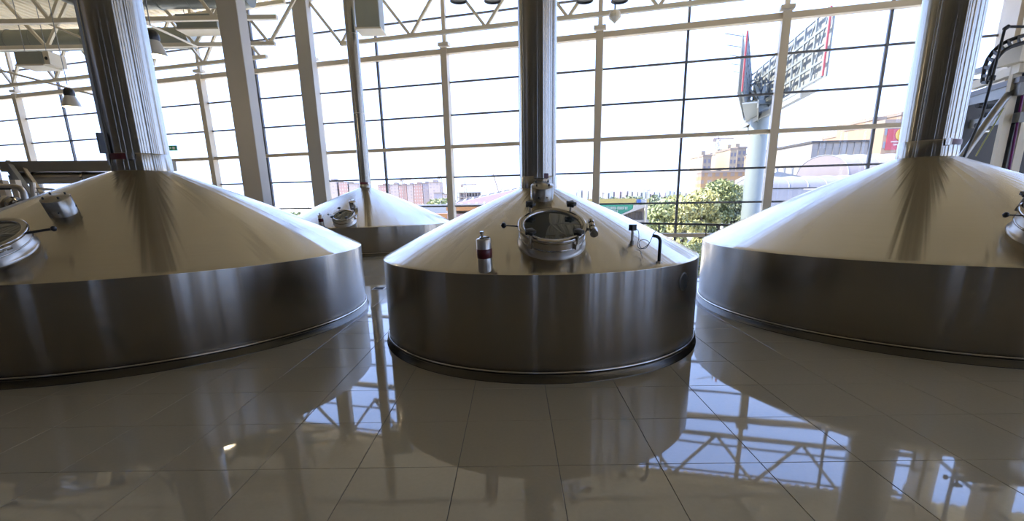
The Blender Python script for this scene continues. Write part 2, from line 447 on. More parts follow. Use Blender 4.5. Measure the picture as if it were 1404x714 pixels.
def manway(k, T, q, n, rad, r=.30, hgt=.13, spin=0., lever=0., clamps=(55, 128, 230, 310), reach=.13):
    F_ = frame(q, n, rad) @ Matrix.Rotation(spin, 4, 'Z')
    b = MB().lathe([(r + .02, -.06), (r + .02, .0), (r + .014, .014), (r + .002, .03), (r, hgt)], 72)
    nk = b.build('manway', S_SAT, k, matrix=F_)
    pr = [(r - .035, hgt - .02), (r - .04, hgt + .012), (r - .03, hgt + .03), (r + .005, hgt + .034), (r + .018, hgt + .02), (r + .018, hgt - .002), (r, hgt - .01)]
    MB().lathe(pr, 72).build('lid_rim', S_POL, nk)
    MB().lathe([(r - .03, hgt + .012), (r * .6, hgt + .016), (.001, hgt + .02)], 72).build('sight_glass', M_DARKGLASS, nk)
    MB().lathe([(r + .003, hgt * .45), (r + .010, hgt * .5), (r + .003, hgt * .55)], 72).build('neck_band', S_POL, nk)
    for a in clamps:
        a = math.radians(a); c = Vector(((r + .005) * math.cos(a), (r + .005) * math.sin(a), 0)); out = Vector((math.cos(a), math.sin(a), 0))
        MB().tube([c + out * .02 + Vector((0, 0, hgt - .06)), c + out * .02 + Vector((0, 0, hgt + .07))], .011, 10).box(c + out * .012 + Vector((0, 0, hgt - .05)), (.035, .035, .05), a).build('clamp_bolt', S_SAT, nk)
        M_ = Matrix.Translation(c + out * .02 + Vector((0, 0, hgt + .06)))
        kb_ = MB().lathe([(.012, 0), (.02, .004), (.042, .022), (.043, .036), (.03, .046), (.0, .048)], 18, M=M_)
        for j in range(5):
            aa = 2 * PI * j / 5; kb_.tube([M_ @ Vector((.035 * math.cos(aa), .035 * math.sin(aa), .016)), M_ @ Vector((.035 * math.cos(aa), .035 * math.sin(aa), .042))], .014, 8)
        kb_.build('clamp_knob', M_BLACK, nk)
    # hinge on the right: two knuckles on a bracket
    a = 0.; hx = r + .06
    MB().box((r + .03, 0, hgt - .0), (.07, .08, .025)).tube([(hx, -.07, hgt + .01), (hx, .09, hgt + .01)], .014, 12).build('hinge_bracket', S_POL, nk)
    for y in (-.065, .0, .065):
        MB().tube([(hx, y - .02, hgt + .01), (hx, y + .02, hgt + .01)], .028, 16).build('hinge_knuckle', S_POL, nk)
    MB().tube([(hx + .01, -.10, hgt - .01), (hx + .01, -.03, hgt - .01)], .036, 16).build('spring_barrel', S_SAT, nk)
    # lever with ball on the other side
    a = PI + lever
    p = Vector((math.cos(a), math.sin(a), 0))
    MB().tube([p * r + Vector((0, 0, hgt)), p * (r + reach) + Vector((0, 0, hgt + .01))], .006 if reach < .15 else .012, 8).build('lever', M_BLACK, nk)
    c = p * (r + reach + .01) + Vector((0, 0, hgt + .01))
    MB().lathe([(.001, -.026), (.015, -.021), (.026, 0), (.015, .021), (.001, .026)], 16, M=Matrix.Translation(c)).build('lever_ball', M_BLACK, nk)
    return nk
S_POT = mat('turned_steel', (.34, .32, .28), .26, 1.0)
def lamp_pot(k, T, q, n, rad, r=.125, hgt=.13):
    F_ = frame(q, n, rad)
    o = MB().lathe([(r, -.08), (r, hgt * .985), (r - .004, hgt)], 48).build('sight_lamp_housing', S_POT, k, matrix=F_)
    MB().lathe([(r - .003, hgt - .001), (r - .004, hgt + .002), (.001, hgt + .022)], 48).build('housing_cap', S_SAT, o)
    for a in (40, 140, 220, 320):
        a = math.radians(a); MB().tube([((r - .035) * math.cos(a), (r - .035) * math.sin(a), hgt + .01), ((r - .035) * math.cos(a), (r - .035) * math.sin(a), hgt + .032)], .009, 8).build('cap_screw', M_BLACK, o)
    for a in (-70, -110, 160, 20):
        a = math.radians(a); MB().tube([(r * math.cos(a), r * math.sin(a), hgt * .35), ((r + .008) * math.cos(a), (r + .008) * math.sin(a), hgt * .35)], .008, 8).build('side_screw', M_BLACK, o)
def spray_fitting(k, T, q, n, rad, r=.058, hgt=.27):
    up = (n * .35 + Vector((0, 0, 1))).normalized(); F_ = frame(q, up, rad)
    o = MB().lathe([(r + .002, -.05), (r, 0), (r, hgt), (r - .006, hgt + .006), (.001, hgt + .008)], 36).build('valve_housing', S_SAT, k, matrix=F_)
    MB().lathe([(r + .001, hgt * .40), (r + .003, hgt * .405), (r + .003, hgt * .70), (r + .001, hgt * .705)], 36).build('housing_band', M_RED, o)
    MB().tube([(0, 0, hgt), (0, 0, hgt + .02)], .032, 16).tube([(-.01, 0, hgt + .02), (-.01, 0, hgt + .055)], .012, 10).box((-.01, 0, hgt + .055), (.026, .026, .02)).tube([(.0, -.01, hgt + .015), (.055, -.015, hgt + .02)], .009, 8).build('valve_head', S_POL, o)

kc, T = kettle('c', 'smaller steel brewing kettle in the middle, cable sensor on its right slope')
nk = manway(kc, T, *on_cone(756, 331, T), r=.285, hgt=.15, spin=math.radians(-3))
lamp_pot(kc, T, *on_cone(743, 271, T), r=.118, hgt=.135)
spray_fitting(kc, T, *on_cone(666, 369, T), r=.061, hgt=.255)
A_ = -PI / 2
curved_plate(T, A_ - .28, A_ + .38, T[4] + .10, T[4] + .15, .008, 'name_plate', S_POL, kc)
curved_plate(T, A_ + .24, A_ + .48, T[4] + .10, T[4] + .15, .012, 'plate_label', M_RED, kc)
# sensor with a looped cable and a bent cable pipe
q, n, rad = on_cone(866.5, 335, T)
se = MB().tube([q - Vector((0, 0, .02)), q + Vector((0, 0, .035))], .020, 12).tube([q, q + Vector((0, 0, .13))], .012, 12).build('level_sensor', S_SAT, kc)
sh = bx(q + Vector((0, 0, .155)), (.05, .05, .055), .5).build('sensor_head', M_BLACK, se)
q2, n2, rad2 = on_cone(903.5, 359, T)
pts = [q2 - Vector((0, 0, .03)), q2 + Vector((0, 0, .18))]
for i in range(1, 7):
    a = i / 6 * 1.3; pts.append(q2 + Vector((-.05 * (1 - math.cos(a)), 0, .18 + .05 * math.sin(a))))
pts.append(pts[-1] + Vector((-.03, 0, .005)))
cpipe = MB().tube(pts, .0145, 14).build('cable_pipe', M_BLACK, kc)
MB().lathe([(.03, -.01), (.03, .004), (.016, .006)], 20, M=Matrix.Translation(q2)).build('pipe_flange', S_SAT, cpipe)
def loc_(px, py, Y): p = at(px, py, Y); return Vector((p.x - T[0], p.y - T[1], p.z))
ctrl = [(870, 313.5), (875, 316), (876, 326), (874, 336), (878, 341), (885, 338), (890, 333), (886, 329), (879, 329), (876, 333), (879, 340), (886, 339.5), (892, 330), (896, 320), (899, 317.5)]
Ya, Yb = q.y + T[1] - .02, q2.y + T[1] - .01
cl = [loc_(x, y, Ya + (Yb - Ya) * i / (len(ctrl) - 1)) for i, (x, y) in enumerate(ctrl)]
sm = []
for i in range(len(cl) - 1):
    p0, p1, p2, p3 = cl[max(i - 1, 0)], cl[i], cl[i + 1], cl[min(i + 2, len(cl) - 1)]
    for j in range(5):
        u = j / 5; sm.append(.5 * ((2 * p1) + (p2 - p0) * u + (2 * p0 - 5 * p1 + 4 * p2 - p3) * u * u + (3 * p1 - p0 - 3 * p2 + p3) * u ** 3))
sm.append(cl[-1])
MB().tube(sm, .0028, 8).build('sensor_cable', M_BLACK, kc)
# round darker disc added flush on the drum, right side
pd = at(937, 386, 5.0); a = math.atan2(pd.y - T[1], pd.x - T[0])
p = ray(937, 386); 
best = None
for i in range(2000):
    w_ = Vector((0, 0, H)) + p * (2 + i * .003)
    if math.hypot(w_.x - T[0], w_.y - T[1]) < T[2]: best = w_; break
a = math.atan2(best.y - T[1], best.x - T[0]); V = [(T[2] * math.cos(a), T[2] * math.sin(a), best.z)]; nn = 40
M_DISC = steel('dark_disc_steel', (.13, .125, .11), .42, .0, .001)
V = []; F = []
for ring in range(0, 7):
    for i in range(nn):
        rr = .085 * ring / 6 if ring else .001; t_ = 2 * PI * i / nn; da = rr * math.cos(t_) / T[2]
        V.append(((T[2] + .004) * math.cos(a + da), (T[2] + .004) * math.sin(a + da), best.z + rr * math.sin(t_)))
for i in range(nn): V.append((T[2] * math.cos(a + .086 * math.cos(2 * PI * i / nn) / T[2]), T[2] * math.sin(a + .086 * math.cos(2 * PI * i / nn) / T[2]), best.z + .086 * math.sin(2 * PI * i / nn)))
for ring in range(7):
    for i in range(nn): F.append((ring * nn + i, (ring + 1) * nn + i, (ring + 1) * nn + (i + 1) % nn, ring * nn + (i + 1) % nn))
MB().add(V, F, True).build('dark_disc', M_DISC, kc)

kl, T = kettle('l', 'large steel brewing kettle at the left edge, green exit sign beyond its thick flue')
manway(kl, T, *on_cone(-5, 346, T), r=.30, hgt=.15, spin=math.radians(-38), lever=math.radians(-128), clamps=(175, 245, 290), reach=.22)
lamp_pot(kl, T, *on_cone(88, 292, T), r=.125, hgt=.17)
def flue_hit(px, py, T):
    p = ray(px, py)
    for i in range(6000):
        w_ = Vector((0, 0, H)) + p * (1 + i * .003)
        if math.hypot(w_.x - T[0], w_.y - T[1]) < T[5] + .01: return math.atan2(w_.y - T[1], w_.x - T[0]), w_.z
    return None
a, z = flue_hit(168, 214, T)
curved_plate(T, a - .55, a + .25, z - .035, z + .035, .010, 'plate_label', M_RED, kl)
curved_plate(T, a + .15, a + .42, z - .04, z + .04, .022, 'name_plate', S_POL, kl)
# conduit and junction box on the flue's left side
a0 = a - .72
cc = Vector(((T[5] + .02) * math.cos(a0), (T[5] + .02) * math.sin(a0), 0))
MB().tube([cc + Vector((0, 0, z - .1)), cc + Vector((0, 0, 9))], .016, 10).build('conduit', M_GREYST, kl)
MB().box(cc * 1.1 + Vector((0, 0, z + .16)), (.06, .06, .24), a0).build('junction_box', M_BLACK, kl)

kr, T = kettle('r', 'large steel brewing kettle at the right edge, beside the grey steel gantry')
manway(kr, T, *on_cone(1436, 322, T), r=.27, hgt=.20, spin=0)
a, z = flue_hit(1300, 194, T)
curved_plate(T, a - .12, a + .1, z - .04, z + .04, .022, 'name_plate', S_POL, kr)
curved_plate(T, a + .08, a + .75, z - .03, z + .03, .012, 'plate_label', M_RED, kr)

kb_o, T = kettle('b', 'far steel brewing kettle standing alone behind, thin flue on its pale cone')
manway(kb_o, T, *on_cone(473, 304, T), r=.31, hgt=.20, spin=math.radians(-8))
lamp_pot(kb_o, T, *on_cone(485, 284, T), r=.11, hgt=.20)
spray_fitting(kb_o, T, *on_cone(441.5, 309.5, T), r=.07, hgt=.30)
a, z = flue_hit(500, 251, T)
curved_plate(T, a - .9, a + .5, z - .03, z + .03, .012, 'plate_label', M_RED, kb_o)
curved_plate(T, a + .5, a + .8, z - .04, z + .04, .02, 'name_plate', S_POL, kb_o)

# floor drain cover between the kettles
p = at_z(520, 395.5, 0)
dr = tag(empty('floor_drain', (p.x, p.y, .001)), 'small square drain grate in the floor in front of the far kettle', 'drain')
bx((0, 0, .002), (.22, .22, .006)).build('grate_frame', S_SAT, dr)
for i in range(5): bx((0, -.08 + .04 * i, .007), (.18, .014, .004)).build('grate_slot', M_RUBBER, dr)

# ------------------------------------------------------------------ columns
def column(x, y, w, d, label, mtl=M_COLM):
    c = tag(empty('steel_column', (x, y, 0)), label, 'column')
    t_ = .05
    b = MB().box((0, 0, ROOF / 2 - .05), (w, d, ROOF - .1))
    o = b.build('shaft', mtl, c)
    m_ = o.modifiers.new('bevel', 'BEVEL'); m_.width = .02; m_.segments = 2
    bx((0, 0, .02), (w + .16, d + .16, .04)).build('base_plate', mtl, c)
    bx((0, 0, 9.5), (w + .1, d + .1, .25)).build('cap_plate', mtl, c)
    return c
c1 = at(326, 100, 14.5); column(c1.x - .05, 14.5 + .25, .55, .52, 'wide grey column rising behind the left kettle, nearer of the two')
c2 = at(424, 100, 21.2); column(c2.x - .13, 21.2 + .25, .58, .52, 'grey column close to the glazing, left of the thin flue')

# ------------------------------------------------------------------ roof trusses
def truss(A, B, zb, zt, first_top, first_bot, pitch, label, bot_rng=None, size=.15, web=.10, tf_extra=0):
    """A, B plan ends; nodes measured from A along AB"""
    A, B = Vector((*A, 0)), Vector((*B, 0)); d = (B - A).normalized(); L_ = (B - A).length
    r = tag(empty('roof_truss', A), label, 'truss', 'pale steel trusses under the roof')
    bl, br = bot_rng or (0, L_)
    MB().beam(d * 0 + Vector((0, 0, zt)), d * L_ + Vector((0, 0, zt)), size, size).build('top_chord', M_CREAMW, r)
    MB().beam(d * bl + Vector((0, 0, zb)), d * br + Vector((0, 0, zb)), size, size * .9).build('bottom_chord', M_CREAMW, r)
    s = first_bot
    while s < L_ + .01:
        if s > bl - .01 and s < br + .01:
            for q in (-pitch / 2, pitch / 2):
                if 0 <= s + q <= L_:
                    MB().beam(d * s + Vector((0, 0, zb)), d * (s + q) + Vector((0, 0, zt)), web, web).build('web_bar', M_CREAMW, r)
        s += pitch
    return r
off = -.55
pl = lambda s: (P0 + U * s + N * off).xy
# along the glazing, right of the second column; s measured in the wall's own run
A1, B1 = -8.3, 15.2
truss(pl(A1), pl(B1), 7.72, 9.62, 0, (-6.75 - A1), 3.05, 'long roof truss over the glazing, from the column near the thin flue rightwards', (1.5, B1 - A1))
A2, B2 = -9.2, -29.5
truss(pl(A2), pl(B2), 7.58, 9.5, 0, 1.5, 3.03, 'long roof truss over the glazing, left of the thin flue', (1.2, 20.3))
xA = at(377, 60, 20.7).x
truss((xA + 1.5, 20.7), (-26.5, 20.7), 7.6, 9.5, 0, 1.7, 2.9, 'roof truss square to the kettles, ending at the column near the glazing', (1.5, 19))
truss((-8.2, 18.0), (-27, 18.0), 7.6, 9.7, 0, 1.6, 2.75, 'roof truss square to the kettles, nearer one left of the wide column', (-.5, 19))
for i, y in enumerate((13.2, 8.7, 4.2, -.3)):
    truss((-27, y), (12.0, y), 7.6, 9.7, 0, 1.4, 2.9, ['roof truss overhead just behind the kettle flues', 'roof truss overhead in line with the kettles', 'roof truss overhead before the kettles', 'roof truss above the camera position'][i])
def girder(A, B, z, w, label):
    o = MB().beam((0, 0, 0), Vector(B) - Vector(A), w * .12, w).beam((0, 0, w / 2), Vector(B) - Vector(A) + Vector((0, 0, w / 2)), w * .6, w * .08)
    o.beam((0, 0, -w / 2), Vector(B) - Vector(A) + Vector((0, 0, -w / 2)), w * .6, w * .08)
    o = o.build('roof_girder', M_CREAMW, None, loc=(A[0], A[1], z)); tag(o, label, 'beam'); return o
girder((-8.5, 20.8, 0), (-8.5, -8, 0), 9.55, .34, 'roof girder running towards the camera from the column near the glazing')
girder((1.5, 19, 0), (1.5, -8, 0), 9.62, .30, 'roof girder running overhead above the middle kettle')
girder((8.5, 17, 0), (8.5, -8, 0), 9.62, .30, 'roof girder running overhead above the right kettle')
# thin bracing rods
def rod(a, b, label, r=.035):
    o = MB().tube([(0, 0, 0), b - a], r, 8).build('brace_rod', M_CREAMW, None, loc=a); tag(o, label, 'brace', 'thin diagonal roof braces'); return o
rod(at(-4, 95, 19.2), at(140, 133, 19.2), 'thin diagonal brace crossing the glazing at far left')
rod(at(196, 30, 15), at(270, 64, 18.5), 'thin diagonal brace beside the black topped lamp')
rod(at(60, 30, 19), at(122, 56, 17), 'diagonal brace in front of the round ducts')

# ------------------------------------------------------------------ ducts
def duct(pts, r, label, mtl=M_DUCT, rings=1.1):
    pts = [Vector(p) for p in pts]; o0 = pts[0]
    e = tag(empty('air_duct', o0), label, 'duct')
    MB().tube([p - o0 for p in pts], r, 28).build('duct_run', mtl, e)
    for a, b in zip(pts[:-1], pts[1:]):
        L_ = (b - a).length; n = int(L_ / rings)
        for i in range(1, n + 1):
            c = a.lerp(b, i * rings / L_) - o0; d = (b - a).normalized() * .025
            MB().tube([c - d, c + d], r + .025, 28).build('duct_ring', M_DUCT, e)
    return e
zc_ = at(57, 58, 23.2).z
duct([(-25, 23.3, zc_ + .1), (-13.8, 23.3, zc_ + .1)], .42, 'long round duct near the glazing at upper left', M_DUCTP)
e0 = Vector((-13.9, 17, 8.6))
duct([Vector((-15.6, 19, 9.6)), Vector((-15.5, 19, 9.2)), Vector((-15.3, 19, 8.95)), Vector((-14.9, 19, 8.8)), Vector((-14.4, 19, 8.75)), Vector((-9.0, 19, 8.75))], .48, 'round duct with an elbow under the roof at upper left', M_DUCT)
# rectangular heaters / smoke boxes
def hung_box(px, py, Y, w, h, d, label, mtl, front=None):
    p = at(px, py, Y); e = tag(empty('air_handling_box', p), label, 'box')
    o = bx((0, 0, 0), (w, d, h)).build('casing', mtl, e); bv = o.modifiers.new('b', 'BEVEL'); bv.width = .02
    bx((0, 0, -h / 2 + .02), (w + .06, d + .06, .05)).build('flange', M_CREAMW, e)
    for sx_ in (-1, 1): MB().tube([(sx_ * w * .4, 0, h / 2), (sx_ * w * .4, 0, max(h / 2 + .1, ROOF - .05 - p.z))], .012, 6).build('hanger', M_GREYST, e)
    return e
hb_ = hung_box(52, 84, 18.8, .95, .46, .7, 'greenish box with a round speaker face, hung under the ducts at far left', M_DUCTP)
bx((.62, 0, .02), (.2, .68, .42)).build('speaker_box', M_CREAMW, hb_)
MB().lathe([(.001, 0), (.05, .0), (.055, -.01)], 24, M=Matrix.Translation((.62, -.36, .0)) @ Matrix.Rotation(PI / 2, 4, 'X')).build('speaker_cone', M_BLACK, hb_)
hung_box(277, 34, 19.9, 1.5, .52, .7, 'flat greenish box hung left of the wide column', M_DUCTP)
hung_box(507, 20, 16, .70, .95, .6, 'tall green box hung right behind the thin flue', M_DUCTP)

# ------------------------------------------------------------------ high bay lamps
def bay_lamp(px, py, Y, sc, label, lit=True):
    p = at(px, py, Y); e = tag(empty('high_bay_lamp', p), label, 'lamp', 'bell shaped high bay lamps')
    MB().lathe([(.001, .24 * sc), (.09 * sc, .23 * sc), (.13 * sc, .17 * sc), (.14 * sc, .08 * sc), (.12 * sc, .0)], 28).build('lamp_head', M_BLACK, e)
    MB().lathe([(.11 * sc, .06 * sc), (.15 * sc, -.02 * sc), (.20 * sc, -.14 * sc), (.235 * sc, -.27 * sc), (.24 * sc, -.28 * sc), (.225 * sc, -.27 * sc), (.19 * sc, -.14 * sc), (.13 * sc, -.02 * sc)], 32).build('reflector', mat('lamp_reflector', (.55, .53, .48), .3, .3) if lit else mat('shaded_reflector', (.06, .06, .06), .5), e)
    MB().lathe([(.001, -.23 * sc), (.205 * sc, -.235 * sc)], 28).build('diffuser', mat('lit_diffuser' if lit else 'shaded_diffuser', (.9, .85, .7) if lit else (.04, .04, .04), .4, emit=((1, .86, .62), 4 if lit else .0)), e)  # unlit lamps: shade under the bell put into darker reflector and diffuser colours
    MB().tube([(0, 0, .33 * sc), (0, 0, max(.5, ROOF - .05 - p.z))], .012, 8).build('stem', M_GREYST, e)
    if not lit: return e
    l = bpy.data.lights.new('lamp_light', 'POINT'); l.energy = 30; l.color = (1, .84, .6); l.shadow_soft_size = .15
    lo = bpy.data.objects.new('lamp_light', l); COL.objects.link(lo); lo.parent = e; lo.location = (0, 0, -.36 * sc)
    return e
bay_lamp(210, 58, 11.5, 1.0, 'lit high bay lamp with black head beside the left flue')
bay_lamp(96, 133, 17.5, 1.15, 'small high bay lamp hanging before the glazing at far left')
for i, (px, Yl) in enumerate(((628, 15.0), (675, 15.0), (802, 15.0), (850, 15.0))):
    bay_lamp(px, -14, Yl, 1.0, ['leftmost', 'second from left', 'third from left', 'rightmost'][i] + ' of the four lamps whose tips show along the top edge', False)
for i, (x, y) in enumerate(((-6.5, 1.5), (-1.0, -2.2), (5.0, .6), (-3.5, 10.6))):
    e = bay_lamp(700, 0, 10, 1.2, ['unlit high bay lamp overhead to the left of the camera', 'high bay lamp overhead behind the camera', 'high bay lamp overhead to the right of the camera', 'high bay lamp overhead between left and middle kettles'][i], False)
    e.location = (x, y, 7.2)
# ball junction hung from the chord
p = at(843, 22, 17.2)
bj = tag(empty('junction_ball', p), 'small pale ball fitting hung from the truss right of the middle flue', 'fitting')
MB().lathe([(.001, -.22), (.08, -.15), (.19, -.05), (.20, .03), (.16, .12), (.06, .18), (.001, .2)], 12, smooth=False).build('ball', M_CREAMW, bj)
MB().tube([(0, 0, .15), (0, 0, ROOF - p.z)], .03, 8).build('rod', M_GREYST, bj)

# exit sign on the glazing behind the left flue
p = at(237, 203, 20.5)
ex = tag(empty('exit_sign', p), 'small green exit sign showing past the right side of the left flue', 'sign')
bx((0, 0, 0), (.34, .06, .20)).build('sign_case', mat('sign_grey', (.2, .25, .25), .5), ex)
bx((0, -.035, 0), (.32, .01, .17)).build('sign_face', mat('sign_green', (.01, .20, .12), .4, emit=((.0, .25, .12), .1)), ex)
MB().box((.06, -.043, .0), (.09, .008, .10)).box((-.06, -.043, 0), (.08, .008, .02)).beam((-.10, -.043, 0), (-.06, -.043, .035), .01, .015).beam((-.10, -.043, 0), (-.06, -.043, -.035), .01, .015).build('pictogram', M_WHITE, ex)
bx((0, .06, .0), (.05, .12, .05)).build('bracket', M_GREYST, ex)

# ------------------------------------------------------------------ pipe bridge behind the left kettle
Yp = 12.0
pb = tag(empty('pipe_bridge', (-11, Yp, 0)), 'pipe rack with a flat duct above a round steel pipe behind the left kettle', 'pipe rack')
a = at(10, 229, Yp); b = at(178, 228, Yp)
o1 = Vector((-11, Yp, 0))
MB().beam(a - o1, b - o1 + Vector((1.0, 0, 0)), .35, a.z - at(10, 236, Yp).z + .12).build('flat_duct', mat('bronze_duct', (.26, .23, .17), .4, .4, noise=(3, .1)), pb)
a = at(26, 243, Yp); b = at(178, 243, Yp)
MB().tube([a - o1 + Vector((0, 0, -.02)), b - o1 + Vector((.8, 0, -.02))], .135, 24).build('round_pipe', S_SAT, pb)
for px in (50, 118):
    c = at(px, 243, Yp) - o1; MB().tube([c - Vector((.03, 0, .02)), c + Vector((.03, 0, -.02))], .15, 24).build('pipe_clamp', S_POL, pb)
for px in (14, 40):
    c = at(px, 240, Yp) - o1; MB().box((c.x, 0.1, c.z / 2 - .05), (.16, .16, c.z + .1)).build('rack_leg', M_GREYST, pb)
MB().beam(at(12, 228, Yp) - o1, at(46, 275, Yp - 1.2) - o1, .08, .30).build('side_plate', M_GREYST, pb)
MB().beam(at(30, 226, Yp) - o1, at(66, 278, Yp - 1.2) - o1, .06, .08).build('side_strut', M_CREAM, pb)
# valve pipework left
Yv = 9.6
vp = tag(empty('valve_pipework', (-10.2, Yv, 0)), 'bent steel pipes and valve bodies past the left kettle at the frame edge', 'pipes')
o2 = Vector((-10.2, Yv, 0))
def q_(x, y, dY=0): return at(x, y, Yv + dY) - o2
MB().tube([q_(2, 256), q_(22, 256), q_(28, 258), q_(32, 263), q_(40, 292)], .055, 16).build('elbow_pipe', S_SAT, vp)
MB().box(q_(10, 257.5), (.22, .1, .07)).build('valve_handle', M_BLACK, vp)
MB().tube([q_(-6, 281), q_(30, 281)], .10, 20).build('cross_pipe', S_POL, vp)
MB().tube([q_(8, 280), q_(13, 281)], .17, 20).build('pipe_flange', S_SAT, vp)
MB().tube([q_(17, 279), q_(22, 281)], .15, 20).build('pipe_flange', S_POL, vp)
MB().tube([q_(4, 288), q_(34, 272)], .03, 10).tube([q_(44, 250, 1), q_(50, 296, 1)], .05, 12).tube([q_(50, 258, 1), q_(74, 259.5, 1), q_(82, 268, 1)], .018, 8).tube([q_(46, 263, 1), q_(66, 265, 1)], .012, 8).build('small_pipes', S_SAT, vp)
for px, w_ in ((4, .12), (22, .10)):
    c = q_(px, 250, .6); MB().box((c.x, .6, 1.05), (w_, .12, 2.1)).build('pipe_post', M_CREAM, vp)

# ------------------------------------------------------------------ gantry right of the right kettle
Yg = 10.0
gt = tag(empty('steel_gantry', (10.0, Yg, 0)), 'grey steel gantry with white posts and pipes beyond the right kettle', 'gantry')
og = Vector((10.0, Yg, 0))
def g_(x, y, dY=0): return at(x, y, Yg + dY) - og
post = bx((0, 0, 0), (.17, .08, 4.15)).build('post', M_CREAMW, gt, loc=(g_(1382, 150).x, 0, 2.07))
share(post.data, 'post', gt, (g_(1408, 150).x, 0, 2.07))
bx((g_(1395, 150).x, .12, 2.0), (.24, .04, 4.0)).build('dark_web', mat('dark_steel', (.03, .03, .03), .5), gt)
bx((g_(1420, 150).x, .12, 2.0), (.26, .1, 4.0)).build('dark_web', MATS['dark_steel'], gt)
MB().tube([g_(1383, 234, -.1), g_(1404, 120, -.1), g_(1416, 60, -.1)], .022, 8).build('purple_cable', M_PURPLE, gt)
bx((g_(1398, 72).x, -.05, 4.05), (.45, .42, .35)).build('post_head', M_CREAMW, gt)
MB().tube([g_(1310, 228, -.2), g_(1366, 150, -.1), g_(1380, 132), g_(1410, 112)], .07, 20).build('slanting_pipe', mat('dark_pipe_steel', (.28, .27, .25), .35, 1.0), gt)
MB().tube([g_(1338, 214, -.1), g_(1376, 148, -.1)], .012, 8).build('yellow_cord', M_YEL, gt)
# beams running back along the side wall
for (x0_, y0_, x1_, y1_, w_, m_) in ((1334, 118, 1404, 92, .16, M_CREAMW), (1334, 130, 1404, 108, .10, M_GREYF), (1334, 137, 1404, 121, .22, M_GREYST), (1334, 170, 1404, 160, .18, M_GREYST), (1334, 100, 1410, 76, .10, M_GREYST)):
    MB().beam(g_(x0_, y0_, 1.2), g_(x1_, y1_, -.2) , .14, w_).build('cross_beam', m_, gt)
pa, pb_ = g_(1322, 138, 1.3), g_(1386, 245, 1.3)
bx((pa + pb_) / 2, (pb_.x - pa.x, .1, pa.z - pb_.z)).build('back_panel', mat('dark_panel', (.10, .10, .10), .6), gt)
for px, py in ((1338, 172), (1346, 158), (1352, 146), (1340, 145), (1347, 181)):
    MB().tube([g_(px, py, .9), g_(px + 9, py - 1, .9)], .05, 12).build('valve_body', S_POL if px % 2 else M_RUBBER, gt)
# hoop rail with rungs (cable ladder that curves down)
arcp = [(1412, 46), (1396, 51), (1382, 56), (1371, 62), (1362, 70), (1355, 80), (1350, 92), (1348, 104), (1347, 113)]
inner = [(1412, 56), (1398, 60), (1386, 64), (1377, 69), (1370, 76), (1364, 84), (1359, 94), (1356, 104), (1354, 113)]
lad = tag(empty('curved_cable_ladder', og), 'black cable ladder curving down beside the right flue', 'cable ladder')
MB().tube([g_(x, y, 0) for x, y in arcp], .035, 8).build('ladder_rail', M_RUBBER, lad)
MB().tube([g_(x, y, -.35) for x, y in inner], .035, 8).build('ladder_rail', M_RUBBER, lad)
for (xa, ya), (xb, yb) in list(zip(arcp, inner))[1:]:
    MB().beam(g_(xa, ya, 0), g_(xb, yb, -.35), .03, .05).build('rung', M_RUBBER, lad)
hr = tag(empty('black_hose_pole', og), 'thin black bent pole rising beside the right flue', 'pole')
MB().tube([g_(1318, 222, -1.4), g_(1346, 160, -1.2), g_(1360, 108, -1.0), g_(1378, 38, -.8), g_(1381, 36.5, -.8), g_(1412, 36.5, -.8)], .022, 8).build('bent_tube', M_RUBBER, hr)
MB().tube([g_(1359, 110, -1.0), g_(1361, 104, -1.0)], .05, 10).build('tube_joint', M_RUBBER, hr)
MB().tube([g_(1377, 40, -.8), g_(1383, 36, -.8)], .035, 10).build('tube_joint', M_RUBBER, hr)

# ================================================================== outdoors
_mat = mat
KEEP = set()
def mat(name, color, *a, **k):
    return _mat(name, tuple(v * .38 for v in color), *a, **k)
def facade_mat(name, wall, win_c, sx_=3.0, sz_=3.0, off=.5):
    """far facade: storeys and windows too small to pick apart"""
    M = mat(name, wall, .85); t = M.node_tree; b = t.nodes['Principled BSDF']
    g = t.nodes.new('ShaderNodeNewGeometry'); s = t.nodes.new('ShaderNodeSeparateXYZ'); c = t.nodes.new('ShaderNodeCombineXYZ')
    br = t.nodes.new('ShaderNodeTexBrick'); br.offset = 0; br.inputs['Scale'].default_value = 1
    wall = tuple(v * .38 for v in wall); win_c = tuple(v * .38 for v in win_c); br.inputs['Color1'].default_value = (*win_c, 1); br.inputs['Color2'].default_value = (*[v * 1.35 for v in win_c], 1); br.inputs['Mortar'].default_value = (*wall, 1)
    br.inputs['Mortar Size'].default_value = sz_ * .26; br.inputs['Brick Width'].default_value = sx_; br.inputs['Row Height'].default_value = sz_
    t.links.new(g.outputs['Position'], s.inputs[0]); t.links.new(s.outputs[0], c.inputs[0]); t.links.new(s.outputs[2], c.inputs[1])
    t.links.new(c.outputs[0], br.inputs['Vector']); t.links.new(br.outputs['Color'], b.inputs['Base Color']); return M
F_RED = facade_mat('red_brick_facade', (.80, .50, .43), (.72, .66, .64), 2.6, 3.2)
F_PALE = facade_mat('pale_facade', (.85, .70, .62), (.62, .52, .52), 3.4, 3.2)
F_GREY = facade_mat('grey_facade', (.60, .53, .56), (.45, .43, .50), 3.4, 3.2)
F_BEIGE = facade_mat('beige_facade', (.60, .46, .32), (.34, .30, .32), 3.2, 2.9)
F_ORANGE = facade_mat('orange_facade', (.55, .33, .16), (.38, .30, .26), 3.2, 2.9)
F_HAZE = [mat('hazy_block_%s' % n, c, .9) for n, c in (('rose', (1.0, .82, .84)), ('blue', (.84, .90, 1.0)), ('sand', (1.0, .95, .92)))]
M_ROOFP = mat('parapet', (.45, .36, .30), .8)

